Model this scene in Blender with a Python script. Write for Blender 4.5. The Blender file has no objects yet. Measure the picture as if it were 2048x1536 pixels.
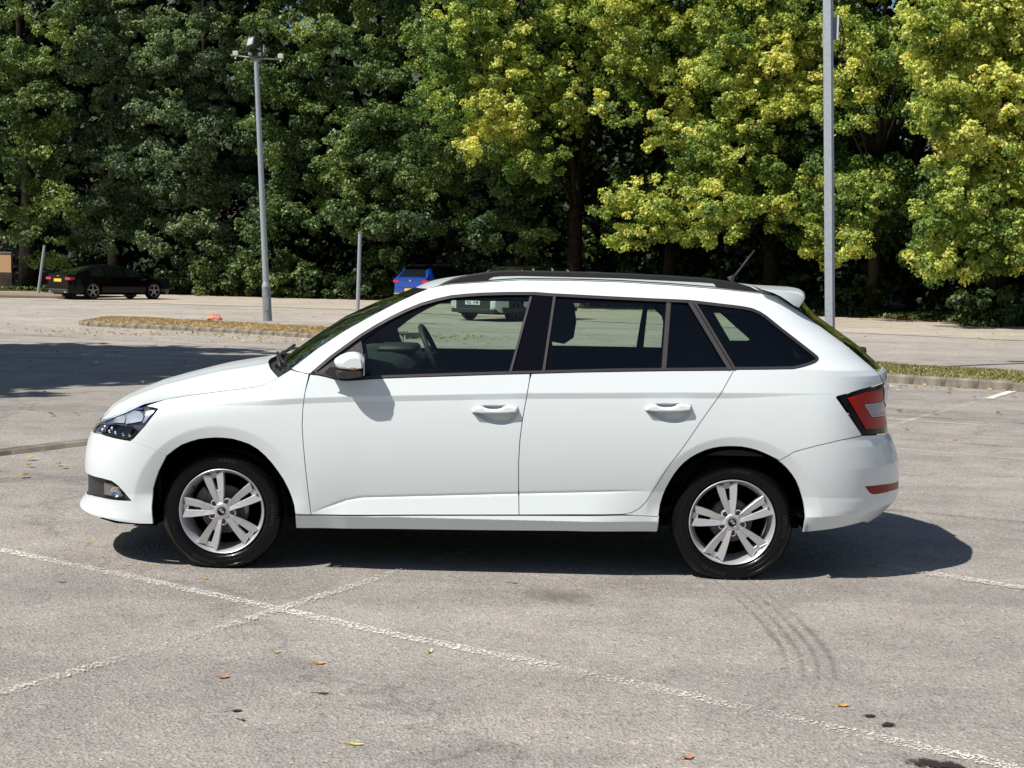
import bpy, math, random
import numpy as np
from mathutils import Vector, Matrix, Quaternion
from mathutils.geometry import delaunay_2d_cdt
random.seed(7); rng = np.random.default_rng(11)
# traced outlines of the estate car in metres: (x along the car, z up)
PG={'wing': [(-0.3704,0.7846),(-0.2828,0.8166),(-0.168,0.8381),(-0.0043,0.863),(0.1509,0.8851),(0.1916,0.8954),(0.2553,0.9275),(0.3247,0.9722),(0.4248,0.958),(0.4116,0.8782),(0.4019,0.7968),(0.4002,0.7159),(0.406,0.6347),(0.417,0.5212),(0.4291,0.4047),(0.4419,0.2863),(0.4432,0.2801),(0.3654,0.2779),(0.359,0.3264),(0.3476,0.3624),(0.3314,0.4043),(0.3082,0.4509),(0.2822,0.4897),(0.2515,0.5308),(0.2183,0.5668),(0.185,0.5953),(0.1468,0.6176),(0.106,0.6313),(0.0653,0.6414),(0.0245,0.6454),(-0.0162,0.6459),(-0.057,0.6427),(-0.0977,0.6369),(-0.1385,0.6242),(-0.1793,0.6078),(-0.2156,0.5828),(-0.252,0.553),(-0.3169,0.5854),(-0.4253,0.622),(-0.4214,0.6244),(-0.3566,0.6955),(-0.2977,0.7762),(-0.3299,0.7812)],'fbumper': [(-0.8109,0.635),(-0.7436,0.6165),(-0.6248,0.6333),(-0.5207,0.6277),(-0.4253,0.6208),(-0.3169,0.5854),(-0.252,0.553),(-0.2724,0.5157),(-0.2931,0.4759),(-0.3094,0.4334),(-0.3238,0.3869),(-0.3299,0.3052),(-0.3243,0.2174),(-0.3952,0.2156),(-0.5015,0.2192),(-0.5986,0.226),(-0.7685,0.165),(-0.8322,0.2),(-0.8866,0.235),(-0.8573,0.275),(-0.6942,0.3149),(-0.6186,0.3211),(-0.5429,0.3212),(-0.4306,0.3251),(-0.467,0.363),(-0.5021,0.3964),(-0.5379,0.4161),(-0.5959,0.4208),(-0.7116,0.4176),(-0.8483,0.402),(-0.8453,0.5)],'fdoor': [(0.4298,0.9557),(0.4686,0.9531),(0.5076,0.9457),(0.5407,0.9375),(0.5756,0.9319),(0.6134,0.9303),(0.7479,0.9424),(0.9343,0.9532),(1.1302,0.9631),(1.3043,0.9725),(1.483,0.9808),(1.4813,0.9516),(1.4687,0.8688),(1.4505,0.7569),(1.4411,0.6637),(1.4372,0.5599),(1.4395,0.4255),(1.4437,0.3056),(0.9522,0.2942),(0.4432,0.2801),(0.4419,0.2863),(0.4291,0.4047),(0.417,0.5212),(0.406,0.6347),(0.4002,0.7159),(0.4019,0.7968),(0.4116,0.8782)],'rdoor': [(1.4901,0.981),(1.7209,0.9921),(1.9111,0.9992),(2.1722,1.0082),(2.4328,1.015),(2.4518,1.0177),(2.411,0.9447),(2.3897,0.907),(2.3033,0.7803),(2.2169,0.6464),(2.1505,0.5532),(2.1257,0.511),(2.0843,0.4362),(2.0479,0.3744),(2.0176,0.3448),(1.9844,0.3263),(1.9449,0.3166),(1.7114,0.3129),(1.4437,0.3056),(1.4395,0.4255),(1.4372,0.5599),(1.4411,0.6637),(1.4505,0.7569),(1.4687,0.8688),(1.4813,0.9516)],'sill': [(0.3652,0.274),(0.9523,0.2907),(1.4438,0.3021),(1.945,0.3118),(1.9992,0.3118),(2.1127,0.3065),(2.1094,0.2292),(1.6657,0.2297),(1.2331,0.2222),(0.7983,0.2173),(0.3649,0.2067)],'side': [(0.3214,0.9757),(0.4397,1.0679),(0.5811,1.1653),(0.7237,1.248),(0.8373,1.3105),(0.9258,1.3534),(0.9763,1.375),(1.0203,1.3856),(1.0864,1.3966),(1.2732,1.4118),(1.4231,1.4236),(1.6614,1.4256),(1.9139,1.4229),(2.1581,1.4129),(2.4063,1.398),(2.6289,1.377),(2.7014,1.3675),(2.7955,1.3073),(2.8754,1.2487),(3.0128,1.1474),(3.096,1.0784),(3.1744,1.0083),(3.1893,0.9893),(3.2007,0.9552),(3.0583,0.933),(2.9413,0.9043),(2.9352,0.8984),(3.0755,0.7164),(3.0738,0.7142),(2.959,0.6959),(2.8517,0.6706),(2.7427,0.6383),(2.6761,0.5935),(2.6329,0.6141),(2.5993,0.6289),(2.5658,0.6413),(2.5301,0.6501),(2.4945,0.6554),(2.4602,0.6565),(2.4259,0.656),(2.3905,0.6526),(2.3575,0.6462),(2.3223,0.6346),(2.2872,0.6182),(2.2538,0.5975),(2.2248,0.5733),(2.1997,0.5447),(2.1795,0.5148),(2.1609,0.4811),(2.1421,0.441),(2.1292,0.4037),(2.1186,0.3619),(2.1138,0.3209),(2.111,0.2639),(2.111,0.2319),(2.1127,0.3065),(1.9992,0.3118),(1.9449,0.3166),(1.9844,0.3263),(2.0176,0.3448),(2.0479,0.3744),(2.0843,0.4362),(2.1257,0.511),(2.1505,0.5532),(2.2169,0.6464),(2.3033,0.7803),(2.3897,0.907),(2.411,0.9447),(2.4518,1.0177),(2.4518,1.0189),(2.5979,1.0232),(2.7318,1.0285),(2.7768,1.0387),(2.8152,1.051),(2.84,1.0615),(2.8505,1.0698),(2.8554,1.0794),(2.8479,1.0914),(2.8298,1.1062),(2.7678,1.1547),(2.6872,1.2176),(2.6508,1.2475),(2.6165,1.2753),(2.5861,1.2937),(2.5527,1.3074),(2.5116,1.3151),(2.4681,1.3203),(2.2841,1.3383),(2.2419,1.3419),(2.0579,1.3461),(1.882,1.3512),(1.5826,1.3608),(1.4983,1.3657),(1.3639,1.3632),(1.2392,1.3572),(1.1635,1.3509),(1.0904,1.3423),(1.0177,1.3252),(0.9454,1.3033),(0.8714,1.2719),(0.8004,1.2358),(0.7301,1.1951),(0.6599,1.1499),(0.5214,1.0438),(0.4295,0.9604),(0.4248,0.958)],'rbumper': [(2.6761,0.5935),(2.7427,0.6383),(2.8517,0.6706),(2.959,0.6959),(3.0756,0.7128),(3.1568,0.7086),(3.2998,0.6872),(3.3677,0.65),(3.406,0.55),(3.4139,0.45),(3.4053,0.35),(3.3312,0.28),(3.2379,0.222),(3.1176,0.2815),(2.9409,0.2564),(2.8075,0.2409),(2.8111,0.3183),(2.8069,0.3588),(2.8005,0.3903),(2.7906,0.4219),(2.776,0.4613),(2.7584,0.4979),(2.7362,0.5292),(2.7135,0.5555),(2.6887,0.5792),(2.663,0.598)],'dloout': [(2.4518,1.0189),(2.5979,1.0232),(2.7318,1.0285),(2.7768,1.0387),(2.8152,1.051),(2.84,1.0615),(2.8505,1.0698),(2.8554,1.0794),(2.8479,1.0914),(2.8298,1.1062),(2.7678,1.1547),(2.6872,1.2176),(2.6508,1.2475),(2.6165,1.2753),(2.5861,1.2937),(2.5527,1.3074),(2.5116,1.3151),(2.4681,1.3203),(2.2841,1.3383),(2.2419,1.3419),(2.0579,1.3461),(1.882,1.3512),(1.5826,1.3608),(1.4983,1.3657),(1.3639,1.3632),(1.2392,1.3572),(1.1635,1.3509),(1.0904,1.3423),(1.0177,1.3252),(0.9454,1.3033),(0.8714,1.2719),(0.8004,1.2358),(0.7301,1.1951),(0.6599,1.1499),(0.5214,1.0438),(0.4295,0.9604),(0.4309,0.9581),(0.4685,0.9554),(0.5074,0.948),(0.5406,0.9398),(0.5755,0.9342),(0.6133,0.9327),(0.7477,0.9447),(1.1301,0.9654),(1.4853,0.9827),(1.9111,1.0015),(2.4329,1.0173)],'glassf': [(0.6721,1.1175),(0.7316,1.1664),(0.8014,1.2141),(0.8722,1.2526),(0.9461,1.2852),(1.0182,1.3094),(1.0909,1.3253),(1.1639,1.3351),(1.2397,1.3402),(1.3643,1.3462),(1.4766,1.3495),(1.4524,1.2483),(1.4245,1.1131),(1.3991,0.9914),(1.3037,0.9836),(1.1294,0.9719),(0.9333,0.962),(0.7464,0.9535),(0.7034,0.9499)],'sail': [(0.462,0.9641),(0.5208,1.0107),(0.5893,1.0611),(0.6625,1.1166),(0.6753,1.0745),(0.6939,0.949),(0.6461,0.9469),(0.5982,0.9436),(0.5498,0.9484),(0.5058,0.9581)],'glassr': [(1.5987,1.3458),(1.8811,1.3378),(2.1381,1.3319),(2.1231,1.1738),(2.1076,1.0184),(1.9114,1.0099),(1.721,1.0026),(1.5626,0.9947)],'glassq': [(2.1635,1.3312),(2.2421,1.329),(2.3249,1.1941),(2.4176,1.0304),(2.2799,1.0242),(2.129,1.0182)],'glassd': [(2.312,1.3208),(2.3962,1.3128),(2.4681,1.3035),(2.5113,1.2971),(2.5521,1.2883),(2.5876,1.2723),(2.6245,1.2458),(2.6745,1.2033),(2.7537,1.1395),(2.8079,1.0953),(2.8281,1.0772),(2.8177,1.0679),(2.7717,1.0532),(2.7289,1.0442),(2.5995,1.0378),(2.4745,1.0339)],'bpil': [(1.4959,1.362),(1.5801,1.3624),(1.5676,1.175),(1.5543,0.992),(1.428,0.9855),(1.4616,1.1729)],'cmold': [(2.2418,1.3404),(2.2829,1.3371),(2.367,1.1834),(2.4519,1.02),(2.4164,1.0193),(2.3311,1.1828)],'headlight': [(-0.893,0.5949),(-0.747,0.6691),(-0.6822,0.7104),(-0.5956,0.7398),(-0.5275,0.7557),(-0.4041,0.7786),(-0.3441,0.7814),(-0.3016,0.7765),(-0.359,0.6977),(-0.4254,0.6251),(-0.4746,0.6259),(-0.5209,0.6301),(-0.6034,0.6346),(-0.7571,0.614)],'hl_main': [(-0.5061,0.7425),(-0.4569,0.7539),(-0.4068,0.7564),(-0.3837,0.7474),(-0.3766,0.7319),(-0.3824,0.7143),(-0.4307,0.703),(-0.4725,0.6949),(-0.4796,0.7224)],'hl_left': [(-0.5647,0.6883),(-0.5652,0.7048),(-0.5526,0.7182),(-0.4969,0.734),(-0.4839,0.7177),(-0.4829,0.6972),(-0.5254,0.6931)],'hl_blue': [(-0.6559,0.7093),(-0.5887,0.7333),(-0.4714,0.7597),(-0.3901,0.7727),(-0.3918,0.7653),(-0.4641,0.7574),(-0.5219,0.7394),(-0.5769,0.7174),(-0.5973,0.6966),(-0.6491,0.6747),(-0.6977,0.6699)],'hl_corner': [(-0.3673,0.7628),(-0.316,0.7721),(-0.3344,0.7477),(-0.3686,0.7044),(-0.3754,0.7088),(-0.3641,0.7372)],'hl_strip': [(-0.7301,0.6388),(-0.6352,0.6724),(-0.5476,0.6848),(-0.4285,0.687),(-0.4006,0.6746),(-0.4282,0.6314),(-0.4749,0.633),(-0.5214,0.6371),(-0.6013,0.6407),(-0.7216,0.6294)],'hl_leds': [(-0.6123,0.6521),(-0.5558,0.654),(-0.5152,0.6518),(-0.4701,0.6488),(-0.4366,0.6464),(-0.5999,0.6672),(-0.5425,0.6693)],'taillamp': [(2.9426,0.9007),(3.0583,0.9306),(3.2091,0.9505),(3.2153,0.8949),(3.2259,0.858),(3.263,0.8128),(3.3973,0.7245),(3.2948,0.692),(3.1568,0.711),(3.0813,0.716)],'tlred': [(2.992,0.8956),(3.0869,0.9176),(3.2044,0.9294),(3.2142,0.8676),(3.0828,0.864),(3.129,0.7954),(3.249,0.7852),(3.2647,0.7302),(3.0954,0.7436)],'tlwhite': [(3.0858,0.8614),(3.2151,0.8625),(3.2533,0.7876),(3.1323,0.7987)],'tailgate': [(3.1766,1.007),(3.2994,1.02),(3.3394,0.95),(3.3382,0.9),(3.3257,0.8),(3.3367,0.72),(3.3594,0.665),(3.41,0.6437),(3.3987,0.7245),(3.2287,0.8575),(3.2159,0.9508),(3.1936,0.9888)],'grille': [(-0.7113,0.4218),(-0.5957,0.4246),(-0.5377,0.4199),(-0.4996,0.4001),(-0.4641,0.3657),(-0.4254,0.3227),(-0.543,0.3167),(-0.6943,0.3113),(-0.859,0.27),(-0.8484,0.33),(-0.8497,0.41)],'fogbez': [(-0.5971,0.3977),(-0.5423,0.3979),(-0.5082,0.3767),(-0.4841,0.3442),(-0.5042,0.3348),(-0.5455,0.3375),(-0.597,0.3374)],'reflector': [(3.1011,0.4675),(3.2061,0.4657),(3.3432,0.4502),(3.3553,0.4112),(3.2631,0.4228),(3.2129,0.4223),(3.1683,0.4229),(3.1442,0.4264),(3.129,0.4353)],'fcup': [(1.2081,0.7946),(1.2148,0.816),(1.2575,0.8275),(1.3075,0.8314),(1.3647,0.8316),(1.4052,0.8282),(1.4315,0.824),(1.4332,0.7969),(1.43,0.7802),(1.4162,0.7586),(1.3974,0.7439),(1.3738,0.7351),(1.3547,0.7335),(1.3285,0.7353),(1.2998,0.7419),(1.2637,0.7566),(1.2324,0.7749)],'fbar': [(1.2106,0.7922),(1.2102,0.8088),(1.2172,0.8153),(1.2386,0.8217),(1.2599,0.8257),(1.2672,0.8195),(1.284,0.8127),(1.3055,0.8103),(1.3317,0.8113),(1.3507,0.8165),(1.3624,0.8266),(1.3766,0.83),(1.4028,0.8279),(1.4279,0.8235),(1.4301,0.8086),(1.4249,0.7979),(1.3726,0.7913),(1.3203,0.7898),(1.2607,0.7885)],'rcup': [(2.0314,0.8201),(2.0381,0.8414),(2.0805,0.8529),(2.1302,0.8568),(2.1871,0.857),(2.2274,0.8536),(2.2535,0.8494),(2.2551,0.8223),(2.2519,0.8057),(2.2381,0.7841),(2.2195,0.7695),(2.196,0.7607),(2.1771,0.7592),(2.151,0.761),(2.1225,0.7675),(2.0866,0.7822),(2.0554,0.8005)],'rbar': [(2.0338,0.8177),(2.0335,0.8343),(2.0405,0.8408),(2.0617,0.8471),(2.0829,0.8511),(2.0902,0.8449),(2.1069,0.8381),(2.1282,0.8357),(2.1543,0.8368),(2.1731,0.8419),(2.1848,0.852),(2.1989,0.8554),(2.225,0.8533),(2.2499,0.8488),(2.2521,0.834),(2.2468,0.8233),(2.1949,0.8168),(2.1428,0.8153),(2.0836,0.814)]}
D={'c1': [[-1.0,0.76],[-0.3041,0.7847],[-0.1188,0.7973],[0.0938,0.8201],[0.4027,0.8453],[0.6275,0.8571],[0.9449,0.8695],[1.466,0.8901],[2.1957,0.908],[2.5263,0.9123],[2.9536,0.9172],[3.5,0.92]],'belt': [[-1.0,0.99],[0.4246,0.9603],[0.7481,0.9389],[1.1303,0.9608],[1.4853,0.982],[1.9111,0.9999],[2.4328,1.015],[2.7316,1.0262],[4.0,1.03]],'c3': [[-1.0,.36],[-.2,.36],[.25,.31],[.43,.2885],[.455,.291],[.53,.321],[.6125,.3528],[.6871,.3679],[1.4391,.4033],[2.0248,.4283],[4,.40]],'top': [[-1.0,0.5093],[-0.4554,0.7593],[-0.3921,0.7894],[-0.2828,0.8166],[-0.168,0.8381],[-0.0043,0.863],[0.1509,0.8851],[0.1916,0.8954],[0.2553,0.9275],[0.3231,0.974],[0.4396,1.0679],[0.5811,1.1653],[0.7237,1.248],[0.8373,1.3105],[0.9258,1.3534],[0.9763,1.375],[1.02,1.388],[1.0861,1.399],[1.273,1.4142],[1.423,1.426],[1.6615,1.428],[1.914,1.4253],[2.1584,1.4153],[2.4065,1.4005],[2.6213,1.3801],[2.687,1.3722],[2.7884,1.3107],[2.8778,1.2507],[3.016,1.1492],[3.0994,1.0799],[3.1811,1.0096],[3.2354,0.9762],[4.0,0.3762]],'ftip': [[0.1,-0.6],[0.156,-0.7],[0.165,-0.7695],[0.1986,-0.8296],[0.215,-0.8716],[0.2319,-0.89],[0.27,-0.86],[0.3,-0.85],[0.3949,-0.848],[0.4176,-0.852],[0.457,-0.8516],[0.5088,-0.8452],[0.565,-0.8343],[0.6161,-0.8193],[0.64,-0.81],[0.671,-0.79],[0.7101,-0.7405],[0.76,-0.68],[0.85,-0.5]],'rtip': [[0.12,3.0],[0.1688,3.0756],[0.2224,3.2401],[0.2842,3.3389],[0.351,3.4073],[0.3914,3.4194],[0.4688,3.4134],[0.5539,3.4067],[0.5998,3.3894],[0.6573,3.3657],[0.6914,3.3422],[0.7698,3.33],[0.815,3.325],[0.8698,3.335],[0.9149,3.3412],[0.9686,3.34],[0.9955,3.3324],[1.0177,3.3033],[1.0646,3.2447],[1.1185,3.185],[1.1661,3.1191],[1.2108,3.0528],[1.2878,2.95],[1.3531,2.87],[1.5,2.75]],'sill': [[-1.0,0.2],[-0.3,0.195],[-0.2,0.23],[0.2,0.262],[0.36,0.282],[2.0,0.282],[2.2,0.284],[2.7,0.31],[3.0,0.33],[3.2,0.345],[3.42,0.37]]}
# ---- estate car body surface: half width as a function of (x along the car, z up) ----
HUBZ=.280; WB=2.47
def interp(L,x): return np.interp(x,[p[0] for p in L],[p[1] for p in L])
def sstep(a,b,x):
    t=np.clip((x-a)/(b-a),0,1);return t*t*(3-2*t)
def halfwidth(x,z,D,wrap=True):
    x=np.asarray(x,float);z=np.asarray(z,float)
    c1=interp(D['c1'],x);b=interp(D['belt'],x);c3=interp(D['c3'],x);T=interp(D['top'],x)
    fb=sstep(-.25,.35,x)*(1-sstep(2.35,3.0,x))      # band fades at both ends
    bh=.028*fb+1e-4;c2=c1-bh
    f3=sstep(.42,.62,x)*(1-sstep(1.75,2.1,x))
    w=np.full(np.broadcast(x,z).shape,.866)
    # above the crease
    sh=.15+.15*fb
    d=np.clip(np.minimum(z,b)-c1,0,None); w=w-sh*d
    d=np.clip(z-b,0,None); w=w-.46*d-.10*d*d
    # band
    d=np.clip(c1-np.maximum(z,c2),0,None); w=w-.16*fb*d
    # door body: slope from +.12 at c2 to -.17 at c3
    H=c2-c3; d=np.clip(c2-np.maximum(z,c3),0,None)
    w=w+.14*d-(.31/(2*H))*d*d
    # below lower crease
    S=interp(D['sill'],x); d=np.clip(c3-np.maximum(z,S),0,None); w=w+(.20*f3-.06*(1-f3))*d
    d=np.clip(S-z,0,None); w=w-.45*d
    w=w-.0035*f3*np.exp(-((z-c3-.003)/.0045)**2)
    # roll-in at the top line
    hd=1-sstep(.30,.55,x); dd=np.clip(T-z,-.02,None)
    w=w-(.075*hd*np.exp(-dd/.028)+.022*(1-hd)*np.exp(-dd/.022))
    # wheel arch flare facet
    for x0 in (0.,WB):
        r=np.hypot(x-x0,z-HUBZ); up=sstep(-.02,.10,z-HUBZ)
        q=(.422-r)/.0022;sp=np.where(q>20,q,np.log1p(np.exp(np.clip(q,-30,20))))*.0022; w=w-.20*np.minimum(sp,.09)*up
    if wrap:
        tf=interp(D['ftip'],z); x0=-.28
        xi=np.clip((x0-x)/(x0-tf),0,1); w=w*(1-xi**2.5)**(1/2.1)
        tr=interp(D['rtip'],z); x1=np.minimum(2.80,tr-.50)
        xi=np.clip((x-x1)/(tr-x1),0,1); w=w*(1-xi**2.6)**(1/2.2)
    return w
scene = bpy.context.scene
COL = scene.collection
R = math.radians
# ------------------------------------------------------------------ camera, sky, sun, exposure
cam = bpy.data.cameras.new('camera'); camo = bpy.data.objects.new('camera', cam); COL.objects.link(camo)
cam.sensor_width = 36; cam.lens = 2700/2048*36; cam.clip_start = .05; cam.clip_end = 2000
PITCH = math.atan(228/2700); ROLL = .0183
_F = Vector((0, math.cos(PITCH), -math.sin(PITCH))); _U = Vector((0, math.sin(PITCH), math.cos(PITCH))); _R = Vector((1, 0, 0))
_R2 = _R*math.cos(ROLL)+_U*math.sin(ROLL); _U2 = -_R*math.sin(ROLL)+_U*math.cos(ROLL)
camo.matrix_world = Matrix(((_R2.x, _U2.x, -_F.x, 0), (_R2.y, _U2.y, -_F.y, 0), (_R2.z, _U2.z, -_F.z, 1.472), (0, 0, 0, 1)))
scene.camera = camo
SUN = Vector((-.62, -.40, 1.0)).normalized()
world = bpy.data.worlds.new('World'); scene.world = world; world.use_nodes = True
wn = world.node_tree.nodes; wl = world.node_tree.links
sky = wn.new('ShaderNodeTexSky'); sky.sky_type = 'NISHITA'; sky.sun_disc = False
sky.sun_elevation = math.asin(SUN.z); sky.sun_rotation = math.atan2(SUN.x, SUN.y)
sky.air_density = 1.0; sky.dust_density = .6; sky.ozone_density = 1.0
wl.new(sky.outputs[0], wn['Background'].inputs[0]); wn['Background'].inputs[1].default_value = .07
sl = bpy.data.lights.new('sun', 'SUN'); sl.energy = 5.0; sl.angle = R(.53); sl.color = (1.0, .955, .88)
so = bpy.data.objects.new('sun', sl); COL.objects.link(so); so.rotation_euler = (-SUN).to_track_quat('-Z', 'Y').to_euler()
so.location = (-20, -12, 40)
scene.view_settings.view_transform = 'Standard'; scene.view_settings.look = 'None'
scene.view_settings.exposure = 0.17; scene.view_settings.gamma = 1.0; scene.view_settings.use_curve_mapping = False
scene.render.engine = 'CYCLES'
scene.cycles.transparent_max_bounces = 24; scene.cycles.max_bounces = 10

# ------------------------------------------------------------------ helpers
def tag(o, label=None, cat=None, group=None, kind=None):
    if label: o['label'] = label
    if cat: o['category'] = cat
    if group: o['group'] = group
    if kind: o['kind'] = kind
    return o
def empty(name, loc=(0, 0, 0), rz=0):
    o = bpy.data.objects.new(name, None); COL.objects.link(o); o.location = loc; o.rotation_euler = (0, 0, rz)
    o.empty_display_size = .2
    return o
def mesh(name, V, F, mat, parent=None, smooth=False, loc=None, normals=None):
    """V (n,3); F list of tuples or (m,k) array; linked as one object"""
    V = np.asarray(V, float).reshape(-1, 3)
    me = bpy.data.meshes.new(name)
    if isinstance(F, np.ndarray) and F.ndim == 2:
        m, k = F.shape
        me.vertices.add(len(V)); me.vertices.foreach_set('co', V.ravel())
        me.loops.add(m*k); me.loops.foreach_set('vertex_index', F.ravel().astype(np.int32))
        me.polygons.add(m); me.polygons.foreach_set('loop_start', np.arange(0, m*k, k, dtype=np.int32))
        me.polygons.foreach_set('loop_total', np.full(m, k, dtype=np.int32))
        me.update(calc_edges=True)
    else:
        me.from_pydata([tuple(v) for v in V], [], [tuple(f) for f in F]); me.update()
    if smooth: me.polygons.foreach_set('use_smooth', [True]*len(me.polygons))
    me.materials.append(mat)
    if normals is not None:
        me.normals_split_custom_set([tuple(n) for n in normals])
    o = bpy.data.objects.new(name, me); COL.objects.link(o)
    if parent is not None: o.parent = parent
    if loc is not None: o.location = loc
    return o
class MB:
    def __init__(s): s.V = []; s.F = []
    def add(s, V, F):
        b = len(s.V); s.V += [tuple(v) for v in V]; s.F += [tuple(b+i for i in f) for f in F]; return s
    def box(s, x0, x1, y0, y1, z0, z1, bev=0.0):
        if bev <= 0:
            V = [(x, y, z) for z in (z0, z1) for y in (y0, y1) for x in (x0, x1)]
            return s.add(V, [(0, 2, 3, 1), (4, 5, 7, 6), (0, 1, 5, 4), (2, 6, 7, 3), (0, 4, 6, 2), (1, 3, 7, 5)])
        b = bev
        def ring(z, i): return [(x0+b+i, y0+i, z), (x1-b-i, y0+i, z), (x1-i, y0+b+i, z), (x1-i, y1-b-i, z), (x1-b-i, y1-i, z), (x0+b+i, y1-i, z), (x0+i, y1-b-i, z), (x0+i, y0+b+i, z)]
        V = ring(z0, b*.8)+ring(z0+b, 0)+ring(z1-b, 0)+ring(z1, b*.8)
        F = [tuple(range(7, -1, -1)), tuple(range(24, 32))]
        for k in range(3):
            for i in range(8):
                j = (i+1) % 8; F.append((8*k+i, 8*k+j, 8*k+8+j, 8*k+8+i))
        return s.add(V, F)
    def tube(s, pts, r, n=8, cap=True):
        pts = [Vector(p) for p in pts]; rs = r if isinstance(r, (list, tuple)) else [r]*len(pts)
        V = []; prev = None
        for i, p in enumerate(pts):
            d = (pts[min(i+1, len(pts)-1)]-pts[max(i-1, 0)]).normalized()
            a = Vector((0, 0, 1)) if abs(d.z) < .9 else Vector((1, 0, 0))
            if prev is None: u = d.cross(a).normalized()
            else:
                u = prev-d*prev.dot(d); u = u.normalized() if u.length > 1e-6 else d.cross(a).normalized()
            prev = u; v = d.cross(u)
            for k in range(n):
                t = 2*math.pi*k/n; V.append(p+(u*math.cos(t)+v*math.sin(t))*rs[i])
        F = []
        for i in range(len(pts)-1):
            for k in range(n):
                j = (k+1) % n; F.append((i*n+k, i*n+j, (i+1)*n+j, (i+1)*n+k))
        if cap: F.append(tuple(range(n-1, -1, -1))); F.append(tuple((len(pts)-1)*n+k for k in range(n)))
        return s.add(V, F)
    def lathe(s, prof, axis='y', n=32, c=(0, 0, 0), closed=False):
        """prof: (radius, offset along axis)"""
        V = []
        for r, a in prof:
            for k in range(n):
                t = 2*math.pi*k/n; p = (r*math.cos(t), a, r*math.sin(t)) if axis == 'y' else ((r*math.cos(t), r*math.sin(t), a) if axis == 'z' else (a, r*math.cos(t), r*math.sin(t)))
                V.append((p[0]+c[0], p[1]+c[1], p[2]+c[2]))
        F = []; m = len(prof)
        for i in range(m if closed else m-1):
            i2 = (i+1) % m
            for k in range(n):
                j = (k+1) % n; F.append((i*n+k, i*n+j, i2*n+j, i2*n+k))
        return s.add(V, F)
    def disc(s, c, r, axis='y', n=16, d=0):
        V = []
        for k in range(n):
            t = 2*math.pi*k/n; p = (r*math.cos(t), 0, r*math.sin(t)) if axis == 'y' else ((r*math.cos(t), r*math.sin(t), 0) if axis == 'z' else (0, r*math.cos(t), r*math.sin(t)))
            V.append((p[0]+c[0], p[1]+c[1], p[2]+c[2]))
        return s.add(V, [tuple(range(n))])
    def prism(s, poly, y0, y1, axis='y', ins=0.0):
        """extrude polygon given in (x,z) along y (or (y,z) along x, (x,y) along z)"""
        n = len(poly)
        def P(p, a): return (p[0], a, p[1]) if axis == 'y' else ((a, p[0], p[1]) if axis == 'x' else (p[0], p[1], a))
        V = [P(p, y0) for p in poly]+[P(p, y1) for p in poly]
        F = [tuple(range(n)), tuple(range(2*n-1, n-1, -1))]+[(i, (i+1) % n, n+(i+1) % n, n+i) for i in range(n)]
        return s.add(V, F)
    def build(s, name, mat, parent=None, smooth=False, bevel=0, seg=2, auto=None):
        o = mesh(name, s.V, s.F, mat, parent, smooth)
        if bevel:
            m = o.modifiers.new('b', 'BEVEL'); m.width = bevel; m.segments = seg; m.limit_method = 'ANGLE'; m.angle_limit = R(30)
        if auto is not None and smooth:
            me = o.data; me.set_sharp_from_angle(angle=R(auto))
        return o
def link_copy(o, parent, **k):
    c = o.copy(); COL.objects.link(c); c.parent = parent
    for a, b in k.items(): setattr(c, a, b)
    return c
def copy_tree(o, parent=None):
    c = o.copy(); COL.objects.link(c); c.parent = parent
    for ch in list(o.children): copy_tree(ch, c)
    return c

# ------------------------------------------------------------------ materials
def mat(name, col, rough=.5, metal=0., coat=0., spec=.5, **k):
    m = bpy.data.materials.new(name); m.use_nodes = True; b = m.node_tree.nodes['Principled BSDF']
    b.inputs['Base Color'].default_value = (*col, 1); b.inputs['Roughness'].default_value = rough
    b.inputs['Metallic'].default_value = metal; b.inputs['Coat Weight'].default_value = coat
    b.inputs['Coat Roughness'].default_value = .03; b.inputs['Specular IOR Level'].default_value = spec
    return m
def nd(m, t, **k):
    n = m.node_tree.nodes.new(t)
    for a, b in k.items(): setattr(n, a, b)
    return n
def ramp(m, stops, interp='LINEAR'):
    n = nd(m, 'ShaderNodeValToRGB'); e = n.color_ramp.elements; n.color_ramp.interpolation = interp
    while len(e) < len(stops): e.new(.5)
    for i, (p, c) in enumerate(stops): e[i].position = p; e[i].color = (*c, 1) if len(c) == 3 else c
    return n
def lk(m, a, b): m.node_tree.links.new(a, b)
def noise(m, scale, detail=3, rough=.55, vec=None, dim='3D'):
    n = nd(m, 'ShaderNodeTexNoise'); n.inputs['Scale'].default_value = scale; n.inputs['Detail'].default_value = detail
    n.inputs['Roughness'].default_value = rough
    if vec is not None: lk(m, vec, n.inputs['Vector'])
    return n
def mix(m, a, b, fac, mode='MIX'):
    n = nd(m, 'ShaderNodeMix', data_type='RGBA', blend_type=mode); n.clamp_factor = True
    for i, v in ((6, a), (7, b)):
        if isinstance(v, tuple): n.inputs[i].default_value = (*v, 1)
        else: lk(m, v, n.inputs[i])
    if isinstance(fac, (int, float)): n.inputs[0].default_value = fac
    else: lk(m, fac, n.inputs[0])
    return n.outputs[2]
def objco(m): return nd(m, 'ShaderNodeTexCoord').outputs['Object']
def bump(m, h, s, d=.01):
    b = nd(m, 'ShaderNodeBump'); b.inputs['Strength'].default_value = s; b.inputs['Distance'].default_value = d
    lk(m, h, b.inputs['Height']); lk(m, b.outputs[0], m.node_tree.nodes['Principled BSDF'].inputs['Normal']); return b
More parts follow.
